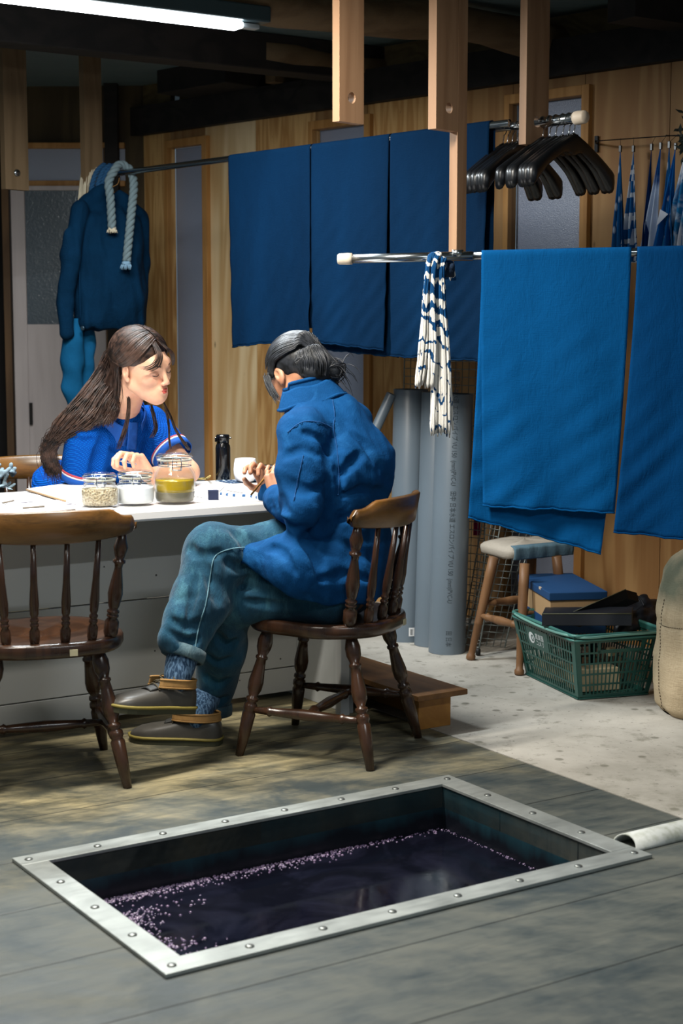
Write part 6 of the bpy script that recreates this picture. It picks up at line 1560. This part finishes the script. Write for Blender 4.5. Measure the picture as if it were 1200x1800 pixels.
fb.chain([pew, waw, chw, upw], [.13, .105, .115, .09], .03); fb.cap(sL, sR, .05, .05, .03); fb.cap(upw, nb, .07, .05, .03)
fb.chain([sL, eL, wLh], [.050, .041, .027], .012); fb.chain([sR, eR, wRh], [.052, .043, .028], .012)
kW = [pew+Vector((.05, -.38, -.02)), pew+Vector((.24, -.34, -.02))]
for hp, kn_ in zip((pew+Vector((-.08, 0, 0)), pew+Vector((.10, .02, 0))), kW): fb.chain([hp, kn_, Vector((kn_.x, kn_.y-.02, .10))], [.09, .065, .045], .02)
fb2 = Field(*bbox([kW[0], kW[1], pew], .35), .012)
f = Field(*bbox([wLh], .17), .0028)
hd_ = (P(226, 806, 5.30)-wLh).normalized(); hand(f, wLh, (hd_.x, hd_.y, hd_.z+.4), (-.35, -.55, -.75), -1, 1.05, (.75, .85, .92, .98), .5)
f2 = Field(*bbox([wRh], .17), .0035); hand(f2, wRh, (.9, -.3, 0), (0, 0, -1), -1, 1.05, (.3, .35, .4, .45), .3)
obj('body', joinm([fh.mesh('h'), fb.mesh('b'), f.mesh('h2'), f2.mesh('h3')], 'body'), M_skw, wom)
obj('lips', Hw.lips(), plain('lip_red', '#b04a42', .4, var=.05), wom)
obj('eyelashes', Hw.lash(), plain('lash_dark', '#1c1412', .6), wom); obj('eyebrows', Hw.brow(), plain('brow_brown', '#4a3226', .8), wom)
# shoes and trousers under the table
f = Field(*bbox([pew, kW[0], kW[1], Vector((kW[0].x, kW[0].y, .1)), Vector((kW[1].x, kW[1].y, .1))], .14), .009)
for hp, kn_ in zip((pew+Vector((-.08, 0, 0)), pew+Vector((.10, .02, 0))), kW): f.chain([hp, kn_, Vector((kn_.x, kn_.y-.02, .10))], [.115, .085, .065], .02)
obj('trousers', f.mesh('trousers'), M_dk, wom)
for kn_ in kW:
    mb = MB(); c = Vector((kn_.x, kn_.y-.02, 0)); mb.grid(lambda s_, q: c+Vector((math.cos(s_*2*math.pi)*.045*(1-.35*abs(q-.5)), 0, 0))+Vector((0, .06-.26*q, .045+math.sin(s_*2*math.pi)*.043*(1-.4*q))), 16, 14); obj('shoe', mb, M_blk, wom)
# knit polo shirt
t = NT('blue_knit'); co = t.co((1, 1, 1)); wv1 = t.n('ShaderNodeTexWave'); wv1.wave_type = 'BANDS'; wv1.bands_direction = 'DIAGONAL'; wv1.inputs['Scale'].default_value = 62; t.l(co, wv1.inputs[0])
wv2 = t.n('ShaderNodeTexWave'); wv2.bands_direction = 'DIAGONAL'; wv2.inputs['Scale'].default_value = 62; t.l(t.co((-1, -1, 1)), wv2.inputs[0])
kn2 = t.math('MULTIPLY', wv1.outputs['Fac'], wv2.outputs['Fac'])
t.set(base=t.mix(t.ramp(kn2, [(.05, 0.), (.5, 1.)]), '#023f92', '#0657b2'), rough=.85, spec=.08); t.bump(kn2, .8, .004); M_knit = t.m
M_rib = plain('blue_rib', '#044b9f', .8, var=.06, bump=.3, bscale=300)
lo, hi = bbox([nb, upw, chw, waw, pew, sL, sR, eL, eR], .13); f = Field(lo, hi, .0055)
f.chain([pew, waw, chw], [.150, .128, .135], .03); f.cap(chw, upw, .135, .098, .04); f.cap(sL, sR, .068, .072, .04); f.cap(upw, lerp(upw, nb, .45), .085, .066, .04)
f.cap(P(110, 870, 5.80), P(95, 920, 5.86), .13, .13, .05)
hemR = lerp(sR, eR, .56); hemL = lerp(sL, eL, .56)
f.cap(sR, hemR+(eR-sR)*.02, .086, .080, .03); f.cap(sL, hemL+(eL-sL)*.02, .076, .070, .03)
for h_, a, b in ((hemR, sR, eR), (hemL, sL, eL)):
    d = (b-a).normalized(); c = h_+d*.11
    f.comb([q-.11 for q in c], [q+.11 for q in c], lambda x, y, z, d=d, h_=h_: np.maximum(-((x-h_.x)*d.x+(y-h_.y)*d.y+(z-h_.z)*d.z), np.sqrt((x-(h_.x+d.x*.06))**2+(y-(h_.y+d.y*.06))**2+(z-(h_.z+d.z*.06))**2)-.125), .004, True)
for pix, r in (([(182, 768), (178, 795), (168, 825), (162, 856)], .020), ([(262, 775), (258, 800), (252, 840)], .012), ([(196, 790), (215, 800), (240, 796)], .006), ([(190, 825), (210, 832), (240, 826)], .006), ([(120, 760), (140, 775), (165, 775)], .005)):
    crease(f, pix, r, 5.1, 6.2, n=12)
f.warp(.007, 30, 41); obj('shirt', f.mesh('shirt'), M_knit, wom)
shirt_f = f
for h_, a, b, r in ((hemR, sR, eR, .080), (hemL, sL, eL, .071)):
    d = (b-a).normalized()
    for nm, o0, o1, mt in (('sleeve_cuff', 0, .024, M_rib), ('white_stripe', -.006, .0, plain('stripe_white', '#cfd3dc', .8)), ('red_stripe', -.012, -.006, plain('stripe_red', '#a8434b', .8))):
        mb = MB(); mb.lathe([(r+.001, o0), (r+.004, o0+.001), (r+.004, o1-.001), (r+.001, o1)], h_, d, 32, True, False); obj(nm, mb, mt, wom, solid=.003)
def ws(px, py, off=.003):
    q = raysurf(shirt_f, px, py, 5.2, 6.1); return (q if q else P(px, py, 5.5))+Vector((0, -off, 0))
def strip(pxs, w0, w1, mat, nm, off=.004):
    mb = MB(); c = [Vector((x, y, 0)) for x, y in pxs]; cc = cat(c, 16)
    mb.grid(lambda s_, q: ws(cc[int(round(q*15))].x+lerp(-1, 1, s_)*lerp(w0, w1, q), cc[int(round(q*15))].y, off), 6, 15); return obj(nm, mb, mat, wom, solid=.003)
strip([(234, 742), (233, 765), (231, 790)], 8, 8, M_rib, 'placket')
mb = MB()                                           # collar leaves
for pts in ([(206, 722), (222, 724), (232, 738), (228, 745), (214, 748), (202, 738)], [(233, 738), (243, 722), (252, 712), (252, 728), (246, 746), (238, 750)]):
    q = [P(x, y, 5.405 if i != -1 else 5.4) for i, (x, y) in enumerate(pts)]; mb.prism(q, (0, .008, 0))
obj('collar_leaf', mb, M_rib, wom, bevel=.002) if False else None
cax = (Hw.w(0, -.03, -.04)-nb).normalized(); c1_ = (wr_-cax*wr_.dot(cax)).normalized(); c2_ = c1_.cross(cax); c2_ = c2_ if c2_.dot(wf) > 0 else -c2_
mb = MB()
def wcol(s_, q):
    a = math.radians(22+316*s_); rr_ = .074+.022*q; drop = .028-.040*q-.010*abs(math.cos(a/2))*0
    front = max(0, math.cos(a)); return lerp(upw, nb, .80)+c2_*(math.cos(a)*rr_*1.05)+c1_*(math.sin(a)*rr_)+cax*(drop-front*.030*(1+q*1.1)-.004)
mb.grid(wcol, 50, 8); obj('shirt_collar', mb, M_rib, wom, solid=.004)
# hair
M_hairw = hair_mat('hair_brown', '#140d0b', '#48342b', .38)
f = Field([wc.x-.62, wc.y-.20, P(0, 850, 5.5).z], [wc.x+.16, wc.y+.30, wc.z+.17], .0045)
Hw.e(f, (0, -.022, .036), (.078, .099, .0875), .005); Hw.e(f, (-.01, -.06, -.02), (.045, .045, .065), .03)
Hw.e(f, (0, .105, -.035), (.066, .085, .100), .015, True); Hw.e(f, (-.03, .10, .0), (.066, .07, .06), .015, True)
for x in (-1, 1): Hw.e(f, (x*.082, .012, -.028), (.022, .030, .044), .012, True)
f.chain([Hw.w(.03, -.085, -.02), P(190, 690, 5.52), P(158, 720, 5.49), P(118, 742, 5.46), P(92, 785, 5.50), P(88, 820, 5.52)], [.022, .030, .030, .020, .015, .005], .03)
f.cap(P(205, 690, 5.46), P(200, 732, 5.42), .035, .014, .02)
hair_core = f.mesh('h')
mb = MB(); rs = random.Random(33); 
def onsk(x, y, z, g=1.0):
    v = Vector((x, y+.022, z-.036)); L = math.sqrt((v.x/.083)**2+(v.y/.105)**2+(v.z/.0925)**2); return Hw.w(v.x/L*g, v.y/L*g-.022, v.z/L*g+.036)
def px3(a, b, s_, Y0, Y1): return P(lerp(a[0], b[0], s_), lerp(a[1], b[1], s_), lerp(Y0, Y1, s_))
for i in range(1100):
    s_ = rs.random()**.85; j = lambda q: rs.gauss(0, q); g = rs.uniform(.995, 1.03)
    y0 = lerp(.080, -.045, s_)
    A = Vector((.003, y0, .13)); B1 = lerp(Vector((.078, .058, .060)), Vector((.050, -.105, .080)), s_); B2 = lerp(Vector((.088, .020, .024)), Vector((.048, -.112, .060)), s_); B3 = lerp(Vector((.086, -.036, .000)), Vector((.030, -.125, .028)), s_)
    pts = [onsk(*lerp(A, B1, q), g) for q in (0, .2, .45, .72, 1)]+[onsk(*lerp(B1, B2, q), g) for q in (.5, 1)]+[onsk(*lerp(B2, B3, q), g+.004) for q in (.5, 1)]
    k1 = px3((210, 694), (192, 626), s_, 5.405, 5.52)+Vector((j(.006), j(.012), j(.006))); k2 = px3((204, 724), (152, 682), s_, 5.40, 5.49)+Vector((j(.007), j(.010), j(.007))); k3 = px3((197, 746), (100, 742), s_, 5.395, 5.45)+Vector((j(.007), j(.010), j(.006)))
    pts += [k1, k2, k3]
    if s_ > .30:
        u_ = rs.random(); pts += [P(lerp(92, 80, u_)+j(4)+10*(1-s_), 778+j(5), 5.47), P(lerp(96, 78, u_)+j(4), 806+j(8), 5.48), P(lerp(108, 82, u_)+j(4), 828+j(10), 5.49)]
    strand(mb, pts, 40, rs.uniform(.0013, .0030))
for i in range(380):                                # far side, tucked close to the head, and the crown
    s_ = rs.random(); g = rs.uniform(.99, 1.02); y0 = lerp(.080, -.045, s_)
    A = Vector((-.003, y0, .13)); B1 = lerp(Vector((-.060, .068, .070)), Vector((-.050, -.10, .08)), s_); B2 = lerp(Vector((-.084, .045, .030)), Vector((-.07, -.10, .02)), s_)
    pts = [onsk(*lerp(A, B1, q), g) for q in (0, .25, .5, .75, 1)]+[onsk(*lerp(B1, B2, q), g) for q in (.5, 1)]+[lerp(Hw.w(-.084, .040, -.01), Hw.w(-.06, -.10, -.05), s_), lerp(Hw.w(-.080, .030, -.065), Hw.w(-.05, -.11, -.11), s_)]
    strand(mb, pts, 22, rs.uniform(.0018, .0036))
for i in range(18):                                 # wispy fringe falling from the parting over the near temple
    j = rs.gauss(0, .003); u_ = rs.random(); x0 = .006+u_*.02
    pts = [onsk(x0, .070, .12, 1.01), Hw.w(.018+.02*u_+j, .094, .072), Hw.w(.026+.026*u_+j, .104-.01*u_, .048), Hw.w(.034+.034*u_+j, .098-.016*u_, .026+.01*u_), Hw.w(.050+.034*u_+j, .078-.02*u_, .012+.014*u_+j)]
    strand(mb, pts, 16, .0013)
for i in range(18):
    j = rs.gauss(0, .003); u_ = rs.random(); pts = [onsk(-.004, .078, .12, 1.01), Hw.w(-.016-.014*u_+j, .094, .070), Hw.w(-.034-.014*u_+j, .093, .040), Hw.w(-.052-.010*u_, .078, .010)]
    strand(mb, pts, 14, .0014)
def lock(pxs, Ys, n, sp, r, seed):
    rs2 = random.Random(seed)
    for i in range(n):
        o = rs2.gauss(0, sp); strand(mb, [P(x+o*(.3+.7*k/len(pxs))+rs2.gauss(0, .6), y, Y+rs2.gauss(0, .004)) for k, ((x, y), Y) in enumerate(zip(pxs, Ys))], 20, r)
lock([(222, 680), (226, 705), (224, 735), (216, 765), (207, 790)], [5.38, 5.39, 5.385, 5.38, 5.38], 14, 3, .0014, 1)
lock([(286, 705), (298, 730), (308, 755), (322, 778), (332, 792)], [5.42, 5.44, 5.46, 5.46, 5.45], 12, 2.5, .0014, 2)
lock([(266, 712), (272, 735), (275, 755), (268, 770)], [5.45, 5.46, 5.46, 5.46], 10, 4, .0016, 3)
lock([(290, 715), (296, 745), (297, 775), (300, 790)], [5.44, 5.46, 5.47, 5.47], 8, 2.5, .0013, 4)
obj('hair', joinm([hair_core, mb.mesh('s')], 'hair'), M_hairw, wom)
mb = MB(); a, b = P(200, 808, 5.28), P(240, 816, 5.30); mb.tube([a, b], .0022, 8); tag(obj('pen', mb, plain('pale_pen', '#b8b9c8', .4)), 'slim pale pen between the fingers of the woman in blue', 'pen')
